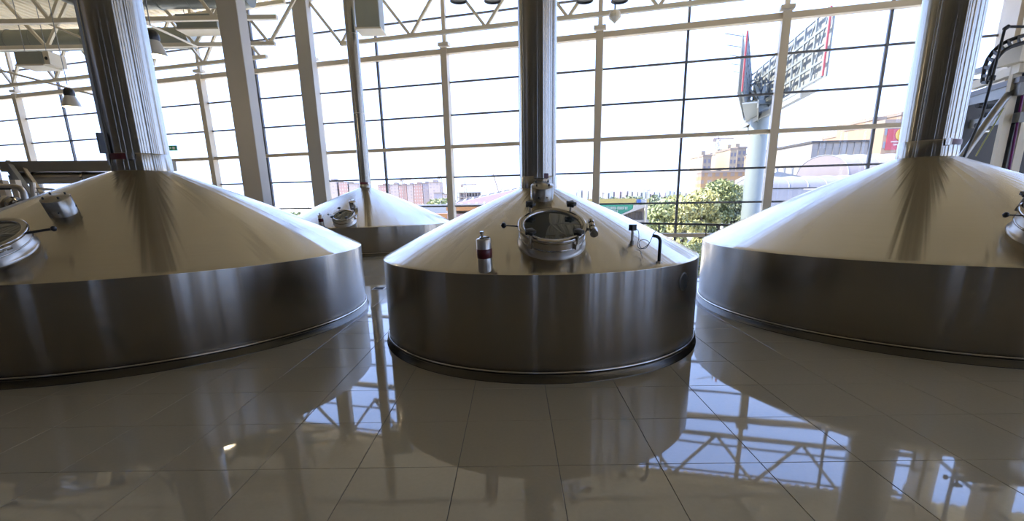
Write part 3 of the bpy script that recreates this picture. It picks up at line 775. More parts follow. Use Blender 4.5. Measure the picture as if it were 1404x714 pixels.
def tower(px0, px1, ytop, Y, fm, label, group=None, depth=18, name='apartment_block', cap=0, ybot=None):
    a, b = at(px0, ytop, Y), at(px1, ytop, Y); w = b.x - a.x; top = (a.z + b.z) / 2
    e = tag(empty(name, ((a.x + b.x) / 2, Y + depth / 2, GZ)), label, 'building', group)
    bx((0, 0, (top - GZ) / 2), (w, depth, top - GZ)).build('wall', fm, e)
    bx((0, 0, top - GZ + .3), (w + .4, depth + .4, .8)).build('parapet', M_ROOFP, e)
    if cap: bx((0, 0, top - GZ + cap / 2), (w * .4, depth * .5, cap)).build('roof_hut', fm, e)
    return e
# red estate behind the far kettle
red = [(518, 534, 254.5, F_RED, 'leftmost low red block of the estate right of the thin flue'),
       (534.5, 546, 253.2, F_PALE, 'pale block second from left in the red estate'),
       (546.5, 557, 254.5, F_RED, 'red slab third from left in the red estate'),
       (557.5, 566, 253.8, F_PALE, 'narrow pale slab in the middle of the red estate'),
       (566.5, 579, 252.6, F_RED, 'tallest red slab left of the grey one in the estate'),
       (579.5, 587, 251.5, F_GREY, 'grey block standing out among the red estate')]
for x0, x1, yt, fm, lb in red: tower(x0, x1, yt, 520, fm, lb, None, 22, cap=2.5)
tower(587.5, 603, 250.5, 500, F_PALE, 'unfinished pale block at the right end of the red estate', None, 22, cap=3)
tower(595, 606, 265, 430, F_GREY, 'low grey block in front of the unfinished pale block', None, 15)
tower(606.5, 614, 266.5, 430, F_PALE, 'low pale block left of the mullion beside the far kettle', None, 15)
tower(447, 461, 248, 520, F_PALE, 'pinkish tower seen between wide column and thin flue, left one', None, 22, cap=2.5)
tower(464, 476, 250, 520, F_RED, 'pinkish tower between wide column and thin flue, middle one', None, 22)
tower(478, 490, 252, 520, F_PALE, 'pinkish tower between wide column and thin flue, right one', None, 22)
# unfinished frame
p = at(644, 264, 400); ub = tag(empty('unfinished_frame_building', (p.x, 400, GZ)), 'unfinished open frame building above the red lattice roof', 'building')
w_ = at(660, 264, 400).x - at(629, 264, 400).x; hh = p.z - GZ
bx((0, 4, hh / 2), (w_ * .94, 10, hh * .96)).build('core', F_GREY, ub)
for i in range(5): bx((0, 0, hh - i * 3.6), (w_, 18, .7)).build('floor_slab', mat('raw_concrete', (.5, .45, .42), .9), ub)
for i in range(9): bx((-w_ / 2 + w_ * i / 8, -8, hh / 2), (.6, .6, hh)).build('pillar', MATS['raw_concrete'], ub)
# hazy skyline
rng = random.Random(3); n_h = 0
x = 744.
while x < 962:
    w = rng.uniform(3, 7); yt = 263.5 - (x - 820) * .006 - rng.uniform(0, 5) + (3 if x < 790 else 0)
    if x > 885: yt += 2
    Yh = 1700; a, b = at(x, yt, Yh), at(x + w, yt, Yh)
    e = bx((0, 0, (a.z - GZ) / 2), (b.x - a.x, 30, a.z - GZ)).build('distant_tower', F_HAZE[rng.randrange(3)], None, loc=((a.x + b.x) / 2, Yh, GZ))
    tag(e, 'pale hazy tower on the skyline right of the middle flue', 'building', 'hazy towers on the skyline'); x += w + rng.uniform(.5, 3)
for x in (750, 763, 776): pass

# foliage
def leaf_cloud(centers, n, size, seed, squash=.8):
    r = random.Random(seed); b = MB(); tot = sum(c[3] ** 2 for c in centers)
    for (cx, cy, cz, R_) in centers:
        for _ in range(int(n * R_ * R_ / tot)):
            u = Vector((r.gauss(0, 1), r.gauss(0, 1), r.gauss(0, 1))).normalized() * R_ * (r.uniform(.55, 1.05))
            c = Vector((cx, cy, cz)) + Vector((u.x, u.y, u.z * squash))
            a = Vector((r.gauss(0, 1), r.gauss(0, 1), r.gauss(0, .6))).normalized(); d = a.orthogonal().normalized(); d = (Matrix.Rotation(r.uniform(0, 6.28), 3, a) @ d)
            e = a.cross(d); s = size * r.uniform(.6, 1.3)
            b.add([c - d * s, c + e * s * .5, c + d * s, c - e * s * .5], [(0, 1, 2, 3)])
    return b
def leaf_mat(name, c):
    M = mat(name, c, .6, noise=(.7, .3)); M.node_tree.nodes['Principled BSDF'].inputs['Subsurface Weight'].default_value = 0; return M
L_YEL = leaf_mat('yellow_green_leaves', (.90, .88, .38)); L_GRN = leaf_mat('green_leaves', (.55, .62, .27)); L_DRK = leaf_mat('grey_green_leaves', (.42, .48, .28))
M_BARK = mat('bark', (.20, .15, .10), .9)
def tree(px, ytop, Y, rad, n, m_, label, seed, leaf=.16, name='leafy_tree', gz=GZ, lobes=9):
    p = at(px, ytop, Y); r = random.Random(seed); hgt = p.z - gz
    e = tag(empty(name, (p.x, Y, gz)), label, 'tree')
    cs = [(0, 0, hgt - rad * .9, rad * .8)]
    for i in range(lobes):
        cs.append((r.uniform(-.7, .7) * rad, r.uniform(-.6, .6) * rad, r.uniform(.30, .86) * hgt, rad * r.uniform(.35, .6)))
    leaf_cloud(cs, n, leaf, seed).build('crown', m_, e)
    tb = MB().tube([(0, 0, -.1), (.1, 0, hgt * .4), (0, .1, hgt * .8)], [rad * .09, rad * .06, rad * .02], 10)
    for i in range(5):
        c = cs[1 + i]; tb.tube([(.05, 0, hgt * .25 + i * .3), (c[0] * .6, c[1] * .6, c[2] - .3), (c[0], c[1], c[2])], [rad * .04, rad * .025, rad * .01], 6)
    tb.build('trunk', M_BARK, e); return e
tree(966, 252, 36, 1.5, 5200, L_YEL, 'yellow green tree with sparse crown left of the billboard pole', 11)
tree(990, 238, 38, 1.6, 6500, L_GRN, 'taller green tree between yellow tree and billboard pole', 12)
tree(1012, 248, 42, 1.6, 6500, L_DRK, 'grey green tree closest to the billboard pole', 13)
tree(942, 268, 34, 1.0, 2600, L_YEL, 'low yellowish tree at the left of the tree group', 14)
tree(1030, 300, 33, 1.6, 4000, L_GRN, 'low tree behind the billboard pole foot', 15)
tree(915, 277, 70, 3.0, 5000, L_GRN, 'broad green tree right of the green signboard building', 16, leaf=.3)
tree(925, 274, 90, 4.5, 5000, L_YEL, 'yellowish tree further back behind the green signboard building', 17, leaf=.4)
tree(606, 276, 150, 5.0, 3000, L_GRN, 'green tree below the low grey blocks beside the mullion', 18, leaf=.6)
tree(590, 281, 140, 4.0, 2500, L_YEL, 'yellow green tree left of the mullion beside the far kettle', 19, leaf=.6)
# shrubs right outside the glass
for i, (px, py, Y) in enumerate(((976, 326, 21.5), (948, 333, 24.5), (1004, 330, 25.5))):
    p = at(px, py, Y); e = tag(empty('shrub', (p.x, Y, GZ)), ['speckled shrub outside the glass under the sill', 'leftmost shrub outside the glass by the middle kettle rim', 'shrub outside the glass near the right kettle rim'][i], 'shrub')
    hgt = p.z - GZ; cs = [(random.uniform(-.9, .9), random.uniform(-.5, .5), hgt * q, .8) for q in (.2, .35, .5, .65, .8, .86)]
    leaf_cloud(cs, 4500, .07, 30 + i).build('leaves', [L_YEL, L_GRN, L_YEL][i], e)
    MB().tube([(0, 0, 0), (.05, 0, hgt * .8)], .06, 8).build('stem', M_BARK, e)
# woodland strips: nobody could count the trees
def woodland(x0, y0, x1, y1, Y, m_, label, seed, rad, n):
    r = random.Random(seed); a, b = at(x0, y0, Y), at(x1, y1, Y); cs = []
    k = int((b.x - a.x) / (rad * .8))
    for i in range(k + 1):
        t_ = i / max(1, k); top = a.z + (b.z - a.z) * t_ + r.uniform(-.5, .15) * rad
        for row in range(3): cs.append((a.x + (b.x - a.x) * t_ + r.uniform(-.3, .3) * rad, Y - row * rad * 2.5, top - rad * .7 - row * rad * .7, rad * r.uniform(.7, 1.1)))
    o = leaf_cloud(cs, n, rad * .22, seed).build('woodland', m_); tag(o, label, 'trees', kind='stuff'); return o
woodland(370, 294, 445, 293, 130, L_GRN, 'low green woodland between the two columns beyond the glass', 41, 3.0, 9000)
woodland(742, 271.5, 968, 266.0, 330, L_DRK, 'long grey green woodland under the hazy skyline', 42, 5, 14000)
woodland(884, 284, 960, 286, 110, L_GRN, 'yellow green scrub behind the parked cars', 43, 3.5, 9000)
woodland(560, 281, 625, 278, 200, L_YEL, 'strip of scrub below the red estate', 44, 4, 5000)

# red lattice roof hall
Yr = 62.
hr_ = tag(empty('market_hall', (at(660, 280, Yr).x, Yr, GZ)), 'long hall with a red lattice roof left of the middle flue', 'building')
oo = Vector(hr_.location)
A_, B_ = at(612, 280.0, Yr) - oo, at(735, 253.5, Yr) - oo; C_, D_ = at(612, 281.8, Yr - 8) - oo, at(735, 280.5, Yr - 8) - oo
MB().add([A_, B_, D_, C_, A_ - Vector((0, 0, .3)), B_ - Vector((0, 0, .3)), D_ - Vector((0, 0, .3)), C_ - Vector((0, 0, .3))],
         [(3, 2, 1, 0), (4, 5, 6, 7), (0, 1, 5, 4), (1, 2, 6, 5), (2, 3, 7, 6), (3, 0, 4, 7)]).build('roof', mat('red_roof_panel', (.42, .25, .23), .5, noise=(.6, .15)), hr_)
mW = mat('white_roof_bar', (.75, .72, .70), .5)
for i in range(0, 13):
    t_ = i / 12; a = C_.lerp(D_, t_); b = A_.lerp(B_, min(1, t_ + .055)); MB().beam(a + Vector((0, 0, .1)), b + Vector((0, 0, .1)), .22, .15).build('roof_bar', mW, hr_)
for t_ in (0, .33, .66, 1):
    MB().beam(C_.lerp(A_, t_) + Vector((0, 0, .1)), D_.lerp(B_, t_) + Vector((0, 0, .1)), .18, .15).build('roof_bar', mW, hr_)
fw = Vector((1, 0, 0)); fl = D_.x - C_.x
MB().box((C_.x + fl / 2, C_.y + 1.0, C_.z / 2 - .2), (fl, .5, C_.z + .2)).build('front_wall', mat('brown_shopfront', (.22, .13, .10), .6, noise=(.5, .4)), hr_)
MB().beam(C_ + Vector((0, 0, -.3)), D_ + Vector((0, 0, -.3)), .4, .5).build('eaves', mat('orange_fascia', (.65, .30, .10), .6), hr_)
for i in range(14):
    xq = C_.x + fl * (i + .5) / 14
    MB().box((xq, C_.y + .7, C_.z - 2.4), (fl / 14 * .8, .1, 2.4)).build('shop_window', mat('shop_glass', (.30, .24, .24), .2), hr_)
bx((C_.x + 1.2, C_.y + .5, C_.z - 2.2), (2.4, .3, 2.6)).build('side_panel', mat('pink_panel', (.6, .42, .44), .6), hr_)
# orange traffic barrier / canopy at its left
p = at(604, 297, 70); oc = bx((0, 0, 0), (5.2, 2, .9)).build('orange_canopy', MATS['orange_fascia'], None, loc=p); tag(oc, 'orange canopy strip left of the mullion beside the far kettle', 'canopy')
p = at(592, 289.5, 90); wc = bx((0, 0, 0), (6, 3, 2.4)).build('white_van', mat('white_van_paint', (.7, .68, .66), .4), None, loc=(p.x, 90, p.z)); tag(wc, 'small white kiosk beyond the orange canopy', 'kiosk'); wc.name = 'white_kiosk'

# building with the green signboard
Ys = 48.
sb = tag(empty('signboard_building', (at(850, 280, Ys).x, Ys, GZ)), 'shop building with a green signboard and yellow roof band', 'building')
oo = Vector(sb.location); S_ = lambda x, y, dY=0: at(x, y, Ys + dY) - oo
a, b = S_(800, 274), S_(872.5, 274); zt, zb2 = S_(850, 272.3).z, S_(850, 279.3).z
m_yb = mat('yellow_band', (.75, .62, .22), .5, noise=(.4, .15)); m_gs = mat('green_board', (.05, .42, .27), .45)
bx(((a.x + b.x) / 2, .6, (zt + zb2) / 2), (b.x - a.x, .8, zt - zb2)).build('roof_band', m_yb, sb)
c, d = S_(874.5, 277), S_(887, 277)
bx(((c.x + d.x) / 2, .6, (zt + zb2) / 2 - .05), (d.x - c.x, .8, (zt - zb2) * .7)).build('white_band', mat('white_band_paint', (.72, .75, .8), .4), sb)
bx((c.x + .15, .15, (zt + zb2) / 2 - .05), (.35, .1, .4)).build('blue_emblem', mat('emblem_blue', (.10, .22, .65), .4), sb)
bx((S_(889, 277).x, .6, (zt + zb2) / 2 - .05), (.25, .8, (zt - zb2) * .8)).build('band_end', m_yb, sb)
# green board: left part full, lower edge cut by the slope of the white wedge
zb3 = S_(850, 294.5).z
gp = [S_(800, 281), S_(869, 280.6), S_(868, 286.5), S_(850, 294.8), S_(800, 296)]
V = [Vector((q.x, .2, q.z)) for q in gp] + [Vector((q.x, .4, q.z)) for q in gp]
MB().add(V, [(0, 4, 3, 2, 1), (5, 6, 7, 8, 9)] + [(i, (i + 1) % 5, (i + 1) % 5 + 5, i + 5) for i in range(5)]).build('green_board', m_gs, sb)
lt = MB(); rr = random.Random(5)
for (xs, xe, y, n_) in ((829, 861, 285.3, 9), (837, 848, 290, 3)):
    for i in range(n_):
        px = xs + (xe - xs) * (i + .5) / n_; q0 = S_(px, y); hh_ = .28
        lt.box((q0.x - .07, .16, q0.z), (.06, .05, hh_))
        if i % 2: lt.box((q0.x, .16, q0.z + hh_ / 2 - .03), (.16, .05, .06))
        if i % 3 == 1: lt.box((q0.x, .16, q0.z), (.14, .05, .05))
        if i % 3 != 1: lt.box((q0.x + .07, .16, q0.z), (.06, .05, hh_))
lt.build('board_lettering', mat('board_white', (.8, .85, .82), .5), sb)
wp_ = [S_(869.5, 280.8), S_(889, 280.8), S_(886, 283.5), S_(851, 296), S_(850, 295), S_(868.5, 286.6)]
V = [Vector((q.x, .1, q.z)) for q in wp_] + [Vector((q.x, .5, q.z)) for q in wp_]
MB().add(V, [tuple(range(6))[::-1], tuple(range(6, 12))] + [(i, (i + 1) % 6, (i + 1) % 6 + 6, i + 6) for i in range(6)]).build('white_wedge', mat('wedge_white', (.72, .69, .66), .5), sb)
q0, q1 = S_(840, 290), S_(886.5, 290); zf = S_(870, 304).z; ztp = S_(870, 282).z
bx(((q0.x + q1.x) / 2, 2.8, (ztp + 0) / 2), (q1.x - q0.x, 4.0, ztp)).build('body', mat('shop_wall', (.45, .38, .33), .7), sb)
bx((q0.x + .5, .75, zf), (q1.x - q0.x + 3.2, .3, .3)).build('sill_band', MATS['wedge_white'], sb)
for i in range(6):
    px = 855 + i * 5.2; q_1 = S_(px, 296); bx((q_1.x, .75, (zf + S_(870, 288 if i > 2 else 291).z) / 2), (.32, .1, .75)).build('window', mat('shop_window_glass', (.20, .18, .19), .2), sb)
for px in (886.8,): bx((S_(px, 290).x, .3, (ztp) / 2), (.18, .3, ztp)).build('corner_post', MATS['wedge_white'], sb)
# left wing further off
q0 = S_(806, 276, 3); bx((q0.x, 3.0, q0.z - .6), (1.6, 1.0, .9)).build('side_sign', m_gs, sb)

# cars
def car(px, py, Y, c, label, L_=4.2):
    p = at(px, py, Y); e = tag(empty('parked_car', (p.x, Y, p.z - .7)), label, 'car')
    m_ = mat('car_paint_%s' % label.split()[0], c, .3)
    P = [(-.5, .25), (-.5, .62), (-.42, .78), (-.22, .84), (-.12, 1.25), (.22, 1.3), (.36, .88), (.48, .8), (.5, .55), (.5, .25)]
    V = [(x_ * L_, y_, z_) for y_ in (-.85, .85) for x_, z_ in P]; n = len(P)
    MB().add(V, [tuple(range(n)), tuple(range(n, 2 * n))[::-1]] + [(i, i + n, (i + 1) % n + n, (i + 1) % n) for i in range(n)]).build('body', m_, e)
    MB().box((.05 * L_, 0, 1.06), (.36 * L_, 1.73, .24)).build('windows', mat('car_glass', (.05, .05, .06), .1), e)
    for x_ in (-.3, .3):
        for y_ in (-.8, .8): MB().tube([(x_ * L_, y_ - .1, .32), (x_ * L_, y_ + .1, .32)], .32, 16).build('wheel', M_RUBBER, e)
car(905, 304.2, 118, (.06, .10, .28), 'blue car parked right of the green signboard building')
car(893, 307.5, 108, (.55, .55, .58), 'silver car parked in front of the blue one')

# street lamps and masts
def mast(px, ytop, Y, r, label, arm=0, c=(.6, .58, .55)):
    p = at(px, ytop, Y); e = tag(empty('street_lamp', (p.x, Y, GZ)), label, 'mast')
    MB().tube([(0, 0, 0), (0, 0, p.z - GZ)], [r, r * .6], 8).build('pole', mat('mast_paint', c, .5), e)
    MB().beam((0, 0, p.z - GZ), (.9 if arm else .3, 0, p.z - GZ + .1), .14, .1).build('lamp_arm', MATS['mast_paint'], e)
mast(887, 262, 46, .07, 'tall pale mast at the right corner of the green signboard building')
mast(853, 259, 120, .14, 'thin mast behind the yellow roof band')
mast(827, 266, 100, .12, 'shorter thin mast just right of the thick mullion')
mast(604, 275, 110, .12, 'thin mast below the red estate', 1)
mast(422, 278, 110, .14, 'thin mast in the green woodland left of the thin flue')

# cranes
def crane(px, ybase, ytop, Y, jib, label, lean=0., c=(.55, .42, .36)):
    p = at(px, ytop, Y); q = at(px, ybase, Y); e = tag(empty('tower_crane', (p.x, Y, GZ)), label, 'crane'); h = p.z - GZ
    mc = mat('crane_paint', c, .6); w = .9; b = MB()
    for sx_ in (-1, 1):
        for sy_ in (-1, 1): b.beam((sx_ * w, sy_ * w, 0), (sx_ * w + lean, sy_ * w, h), .32)
    k = int(h / 3)
    for i in range(k): b.beam((-w + lean * i / k, -w, i * 3), (w + lean * i / k, -w, (i + 1) * 3), .22)
    b.build('tower', mc, e)
    MB().beam((lean - jib * .3, 0, h), (lean + jib, 0, h), .5, .9).beam((lean, 0, h), (lean, 0, h + 4), .5).beam((lean, 0, h + 4), (lean + jib * .7, 0, h + .4), .2).beam((lean, 0, h + 4), (lean - jib * .28, 0, h + .4), .2).build('jib', mc, e)
    bx((lean - jib * .27, 0, h - 1), (2, 1.5, 2)).build('counterweight', mc, e)
crane(637.5, 266, 253, 380, 9, 'tower crane above the unfinished frame building')
crane(552.5, 254, 246, 500, 8, 'small tower crane above the left part of the red estate')
crane(604, 252, 242, 480, 8, 'tower crane at the right end of the red estate')
crane(985, 208, 190, 330, 10, 'tower crane above the beige estate left of the billboard pole')
p = at(683, 272, 300); e = tag(empty('luffing_crane', (p.x, 300, GZ)), 'slender leaning crane boom above the red lattice roof', 'crane')
tp = at(676, 238, 300) - Vector(e.location); bs = at(684, 264, 300) - Vector(e.location)
MB().beam((bs.x, 0, 0), bs, .9).build('tower', MATS['crane_paint'], e); MB().beam(bs, tp, .7).build('boom', MATS['crane_paint'], e)
MB().beam(bs, at(690, 256, 300) - Vector(e.location), .4).build('back_stay', MATS['crane_paint'], e)

# beige estate left of the billboard pole
def block(px0, px1, ytop, Y, fm, label, hut=True, orange=None):
    e = tower(px0 + .15, px1 - .15, ytop, Y, fm, label, None, 16, cap=0); a, b = at(px0, ytop, Y), at(px1, ytop, Y); w = b.x - a.x; h = a.z - GZ
    if hut: bx((0, 0, h + 1.4), (w * .45, 6, 2.6)).build('roof_hut', fm, e)
    n = max(2, int(w / 3.4)); rows = 9
    wm = mat('far_window', (.26, .24, .30), .3); shared = None
    for i in range(n):
        for j in range(rows):
            loc = (-w / 2 + w * (i + .5) / n, -8.03, h - 2.2 - j * 3.0)
            if shared is None: shared = bx((0, 0, 0), (w / n * .5, .12, 1.6)).build('window', wm, e, loc=loc).data
            else: share(shared, 'window', e, loc)
    if orange: bx((0, -8.2, h - orange), (w * .98, .3, orange * .7)).build('orange_storeys', F_ORANGE, e)
    return e
M_BEI = mat('beige_wall', (.60, .48, .36), .85); M_SND = mat('sand_wall', (.66, .53, .38), .85); M_TAN = mat('tan_wall', (.55, .40, .28), .85)
block(964, 976, 214, 230, M_BEI, 'lowest beige block of the estate left of the billboard pole')
block(976.5, 984, 216, 268, M_TAN, 'tan recessed block in the beige estate')
block(984.5, 1001, 211, 251, M_BEI, 'middle stepped beige block of the estate')
block(1001.5, 1011, 205, 228, M_SND, 'tall sandy slab of the beige estate')
block(1011.5, 1024, 203, 246, M_BEI, 'tallest beige slab touching the billboard pole')
block(1044, 1054, 212, 224, M_BEI, 'beige slab right of the billboard pole')
tower(962, 1030, 236, 210, F_ORANGE, 'orange lower storeys in front of the beige estate', None, 6, name='orange_building')


# billboard: two panels in a V on a round pole
Yb_ = 36.
pole_p = at(1034, 240, Yb_); bb = tag(empty('billboard', (pole_p.x, Yb_, GZ)), 'two sided billboard seen from behind on a thick pale blue pole', 'billboard')
oo = Vector(bb.location); B__ = lambda x, y, Y: at(x, y, Y) - oo
M_POLE = mat('pale_blue_pole', (.44, .52, .54), .45); M_BBF = mat('billboard_frame', (.50, .56, .60), .5, 0); M_BBP = mat('billboard_back', (.58, .60, .57), .6, noise=(.5, .12)); M_REDE = mat('red_edge', (.75, .10, .12), .5)
ztop = at(1041, 142, Yb_).z
MB().tube([(0, 0, 0), (0, 0, ztop - GZ)], .62, 32).build('pole', M_POLE, bb)
MB().tube([(0, 0, ztop - GZ - .15), (0, 0, ztop - GZ + .1)], .85, 24).build('pole_collar', M_POLE, bb)
Yn, Yf = 27.0, 41.0
TR, BR = B__(1138, 20, Yn), B__(1124, 125, Yn); TL, BL = B__(1030, 97, Yf), B__(1026, 150, Yf)
BR.x = TR.x = (TR.x + BR.x) / 2; TL.x = BL.x = (TL.x + BL.x) / 2
zt = (TR.z + TL.z) / 2; zb_ = (BR.z + BL.z) / 2
print('billboard z', TR.z, TL.z, BR.z, BL.z)
a, b = Vector((TL.x, TL.y, 0)), Vector((TR.x, TR.y, 0))
def panel(a, b, zt, zb_, edge_at, flip):
    d = (b - a).normalized(); nrm = Vector((d.y, -d.x, 0)) * flip; L_ = (b - a).length
    # board skin of separate sheets
    ns = 9
    for i in range(ns):
        MB().beam(a + d * (L_ * (i + .03) / ns) + Vector((0, 0, (zt + zb_) / 2)) - nrm * .25, a + d * (L_ * (i + .97) / ns) + Vector((0, 0, (zt + zb_) / 2)) - nrm * .25, .06, zt - zb_).build('sheet', M_BBP, bb)
    for i in range(ns + 1):
        p_ = a + d * (L_ * i / ns)
        MB().beam(p_ + Vector((0, 0, zb_)), p_ + Vector((0, 0, zt)), .10, .10).build('upright', M_BBF, bb)
    for j in range(5):
        z = zb_ + (zt - zb_) * j / 4; MB().beam(a + Vector((0, 0, z)), b + Vector((0, 0, z)), .10, .12).build('rail', M_BBF, bb)
    for i in range(0, ns, 2):
        MB().beam(a + d * (L_ * i / ns) + Vector((0, 0, zb_)), a + d * (L_ * min(ns, i + 2) / ns) + Vector((0, 0, zt)), .07).build('brace', M_BBF, bb)
    e_ = b if edge_at else a
    MB().beam(e_ + d * (.1 if edge_at else -.1) + Vector((0, 0, zb_)), e_ + d * (.1 if edge_at else -.1) + Vector((0, 0, zt)), .08, .06).build('red_edge', M_REDE, bb)
    # walkway below the board
    MB().beam(a + nrm * .5 + Vector((0, 0, zb_ - .65)), b + nrm * .5 + Vector((0, 0, zb_ - .65)), .9, .08).build('catwalk', M_BBF, bb)
    MB().beam(a + nrm * .9 + Vector((0, 0, zb_ - .75)), b + nrm * .9 + Vector((0, 0, zb_ - .75)), .06, .45).build('catwalk_edge', M_BBP, bb)
panel(a, b, zt, zb_, True, 1)
c = Vector((B__(1018, 120, 30.5).x, B__(1018, 120, 30.5).y, 0)); d = Vector((B__(1030, 120, 43).x, B__(1030, 120, 43).y, 0))
panel(d, c, zt, zb_, True, -1)
for i in range(5):                       # lamp brackets on the left panel's face
    z = zt - .2 - i * .9; q0 = d.lerp(c, .2 + .18 * i)
    MB().tube([q0 + Vector((0, 0, zt)), q0 + Vector((-1.5, -.2, zt + .15))], .03, 6).build('lamp_bracket', M_BBF, bb)
# branching struts from the pole head
hd = Vector((0, 0, ztop - GZ))
for tgt in (a.lerp(b, .30) + Vector((0, 0, zb_ + 1.6)), a.lerp(b, .55) + Vector((0, 0, zb_ + .5)), a.lerp(b, .1) + Vector((0, 0, zb_ + 2.2)), d.lerp(c, .5) + Vector((0, 0, zb_ + .6)), d.lerp(c, .2) + Vector((0, 0, zb_ + 2.0))):
    MB().beam(hd, tgt, .22).build('strut', mat('cream_strut', (.55, .54, .42), .5), bb)
for j in range(4):
    z = zb_ + (zt - zb_) * (j + .3) / 4
    MB().beam(a.lerp(b, .12) + Vector((0, 0, z)), d.lerp(c, .2) + Vector((0, 0, z)), .08).build('tie_bar', M_BBF, bb)

# concrete building, barrel roofs, shed, tower blocks at right
Yc = 75.
def solid(px0, px1, y0, y1, Y, d, name, m_, parent, o0, top=None):
    a = at(px0, y0, Y) - o0; b = at(px1, y0, Y) - o0; z0 = (at((px0 + px1) / 2, y1, Y) - o0).z; z1 = (at((px0 + px1) / 2, y0, Y) - o0).z
    return bx(((a.x + b.x) / 2, (a.y) + d / 2, (z0 + z1) / 2), (b.x - a.x, d, z1 - z0)).build(name, m_, parent)
cbp = at(1155, 230, Yc); cb = tag(empty('concrete_building', (cbp.x, Yc, GZ)), 'windowless grey concrete building with a dark roof edge', 'building'); oo = Vector(cb.location)
M_CONC = mat('stained_concrete', (.60, .54, .48), .9, noise=(.35, .2))
a, b = at(1114, 196, Yc) - oo, at(1192, 193, Yc) - oo
bx(((a.x + b.x) / 2, 10, a.z / 2), (b.x - a.x, 20, a.z)).build('wall', M_CONC, cb)
bx(((a.x + b.x) / 2, 10, a.z + .15), (b.x - a.x + .4, 20.4, .3)).build('roof_edge', mat('dark_roof_felt', (.12, .11, .11), .8), cb)
for i in range(9): bx((a.x + (b.x - a.x) * i / 8, -.05, a.z / 2), (.12, .15, a.z)).build('panel_joint', mat('joint_dark', (.50, .45, .40), .9), cb)
for i in range(4): bx((a.x + (b.x - a.x) * (.1 + .08 * i), -.1, a.z - 6), (1.2, .2, 1.0)).build('vent_hood', M_CONC, cb)
# fence on the shed roof
Yq = 52.
sh_ = tag(empty('white_shed', (at(1110, 262, Yq).x, Yq, GZ)), 'low white shed with a blue grey wall under the long barrel roof', 'building'); oo = Vector(sh_.location)
S2 = lambda x, y, dY=0: at(x, y, Yq + dY) - oo
a, b = S2(1050, 262), S2(1215, 262); zz = S2(1110, 262).z
bx(((a.x + b.x) / 2, 5, zz / 2), (b.x - a.x, 10, zz)).build('wall', mat('shed_wall', (.50, .50, .56), .7), sh_)
for i in range(30): bx((a.x + (b.x - a.x) * (i + .5) / 30, -.04, zz / 2), (.10, .1, zz)).build('rib', MATS['shed_wall'], sh_)
MB().beam(S2(1050, 278), S2(1160, 279), .3, .25).build('yellow_gutter', m_yb, sh_)
def barrel(px0, px1, ytop, ybase, Y, rad, label, n_rib, m_):
    a, b = at(px0, ybase, Y), at(px1, ybase, Y); zb_ = a.z; h = at((px0 + px1) / 2, ytop, Y).z - zb_; e = tag(empty('barrel_roof', (a.x, Y, zb_)), label, 'roof')
    L_ = b.x - a.x; seg = 16
    for k in range(n_rib):
        V = []; F = []; x0, x1 = L_ * k / n_rib + .04, L_ * (k + 1) / n_rib - .04
        for i in range(seg + 1):
            t_ = PI * i / seg
            for x_ in (x0, x1): V.append((x_, rad * (1 - math.cos(t_)), h * math.sin(t_) ** .8))
        for i in range(seg): F.append((2 * i, 2 * i + 1, 2 * i + 3, 2 * i + 2))
        MB().add(V, F, True).build('roof_panel', m_, e)
    for k in range(n_rib + 1):
        x_ = L_ * k / n_rib; MB().tube([(x_, rad * (1 - math.cos(PI * i / seg)), h * math.sin(PI * i / seg) ** .8 + .02) for i in range(seg + 1)], .06, 6).build('arch_rib', mat('arch_rib_paint', (.5, .5, .52), .5), e)
    V = [(0, rad * (1 - math.cos(PI * i / seg)), h * math.sin(PI * i / seg) ** .8) for i in range(seg + 1)]
    MB().add(V, [tuple(range(seg + 1))]).build('end_wall', m_, e)
    bx((L_ / 2, rad, -zb_ / 2 + GZ / 2 - .2), (L_, 2 * rad, zb_ - GZ)).build('wall', MATS['shed_wall'], e)
M_TRANS = mat('translucent_sheet', (.40, .38, .40), .35, noise=(.8, .08)); M_TRP = mat('pinkish_sheet', (.44, .37, .37), .35, noise=(.8, .06))
barrel(1056, 1186, 240, 258, 50, 4.0, 'long low barrel roof of pale sheet beyond the glazing', 5, M_TRANS)
barrel(1163, 1256, 207, 245, 54, 5.0, 'higher pinkish barrel roof next to the right flue', 4, M_TRP)
mw = tag(empty('grey_gable_shed', (at(1080, 240, 62).x, 62, GZ)), 'pale gabled shed behind the long barrel roof', 'building'); oo = Vector(mw.location)
a, b, c = at(1048, 244, 62) - oo, at(1106, 243, 62) - oo, at(1066, 235, 62) - oo
V = [Vector((a.x, 0, 0)), Vector((b.x, 0, 0)), Vector((b.x, 0, b.z)), Vector((c.x, 0, c.z)), Vector((a.x, 0, a.z))]; V += [v + Vector((0, 8, 0)) for v in V]
MB().add(V, [(0, 1, 2, 3, 4), (9, 8, 7, 6, 5)] + [(i, i + 5, (i + 1) % 5 + 5, (i + 1) % 5) for i in range(5)]).build('wall', mat('pale_shed', (.55, .58, .62), .6), mw)
fn = tag(empty('pipe_fence', (at(1090, 232, 73).x, 73, GZ)), 'thin pipe fence with pale posts above the long barrel roof', 'fence'); oo = Vector(fn.location)
MB().tube([at(1062, 229.5, 73) - oo, at(1112, 226, 73) - oo], .08, 6).build('top_rail', MATS['mast_paint'], fn)
for px in (1066, 1076, 1087, 1097, 1106): c = at(px, 229, 73) - oo; bx((c.x, 0, c.z / 2), (.25, .25, c.z)).build('post', MATS['mast_paint'], fn)

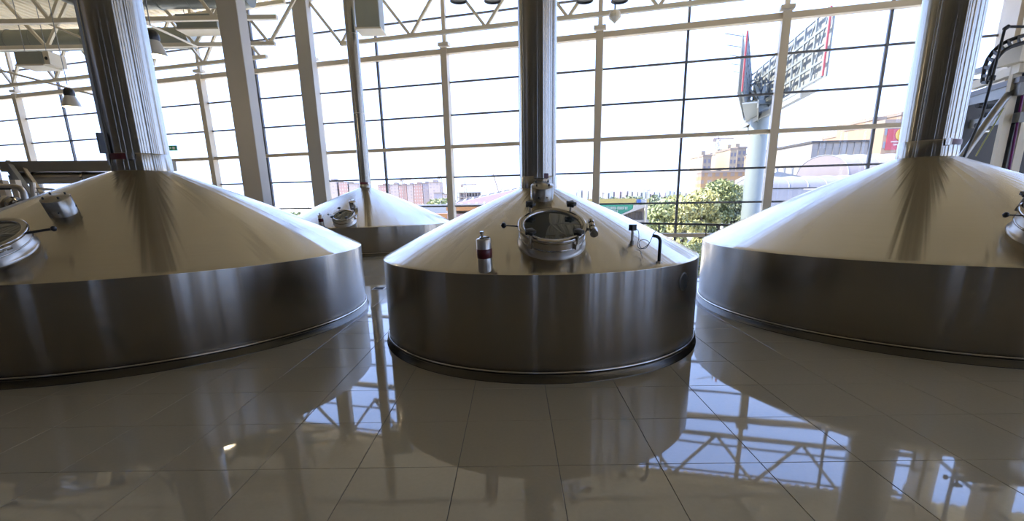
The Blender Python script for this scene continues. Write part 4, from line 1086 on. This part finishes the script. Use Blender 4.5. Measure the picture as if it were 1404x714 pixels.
# stepped brick tower blocks with a red advert
Yt = 120.
def flats(px0, px1, ytop, Y, m_, label, ncol, rows, dY=14, ww=.55):
    e = tower(px0, px1, ytop, Y, m_, label, None, dY); a, b = at(px0, ytop, Y), at(px1, ytop, Y); w = b.x - a.x; h = (a.z + b.z) / 2 - GZ; sh0 = None
    for i in range(ncol):
        for j in range(rows):
            loc = (-w / 2 + w * (i + .5) / ncol, -dY / 2 - .03, h - 2.0 - j * 2.9)
            if sh0 is None: sh0 = bx((0, 0, 0), (w / ncol * ww, .14, 1.5)).build('window', mat('flat_window', (.30, .31, .40), .3), e, loc=loc).data
            else: share(sh0, 'window', e, loc)
    return e
M_PEA = mat('peach_brick', (.56, .38, .26), .85, noise=(.2, .06))
flats(1168, 1197, 183, 152, M_PEA, 'low peach tower block left of the thin dark mullion', 5, 8)
flats(1197, 1214, 164, 134, M_PEA, 'middle peach tower block with a stepped top', 3, 13)
ef = flats(1214, 1236, 168, 118.3, M_PEA, 'peach block carrying the red advert', 4, 12)
flats(1236, 1262, 157, 134, M_PEA, 'tallest peach tower block partly behind the right flue', 4, 14)
a, b = at(1218, 177, 118.2), at(1246, 205, 118.2); c0 = (a + b) / 2
ad = tag(empty('red_advert', c0), 'red advert banner with a yellow ring and green dot on the peach block', 'banner')
bx((0, 0, 0), (b.x - a.x, .2, a.z - b.z)).build('banner_sheet', mat('advert_red', (.62, .06, .10), .6), ad)
q = at(1236, 184.5, 118) - c0
MB().lathe([(.001, .15), (1.35, .15), (1.35, 0)], 32, smooth=False, M=Matrix.Translation(q) @ Matrix.Rotation(PI / 2, 4, 'X')).build('yellow_disc', mat('advert_yellow', (.75, .50, .05), .6), ad)
MB().lathe([(.001, .25), (.95, .25), (.95, 0)], 32, smooth=False, M=Matrix.Translation(q + Vector((.65, 0, .1))) @ Matrix.Rotation(PI / 2, 4, 'X')).build('pale_disc', mat('advert_pale', (.70, .52, .55), .6), ad)
MB().lathe([(.001, .32), (.45, .32), (.45, 0)], 24, smooth=False, M=Matrix.Translation(q + Vector((.35, 0, -.85))) @ Matrix.Rotation(PI / 2, 4, 'X')).build('green_dot', mat('advert_green', (.10, .40, .12), .6), ad)
for y_, w_ in ((194, .8), (198, .6)):
    c = at(1235, y_, 118) - c0; bx((c.x, -.14, c.z), ((b.x - a.x) * w_, .08, .35)).build('text_band', MATS['advert_pale'], ad)
print('objects', len(bpy.data.objects))
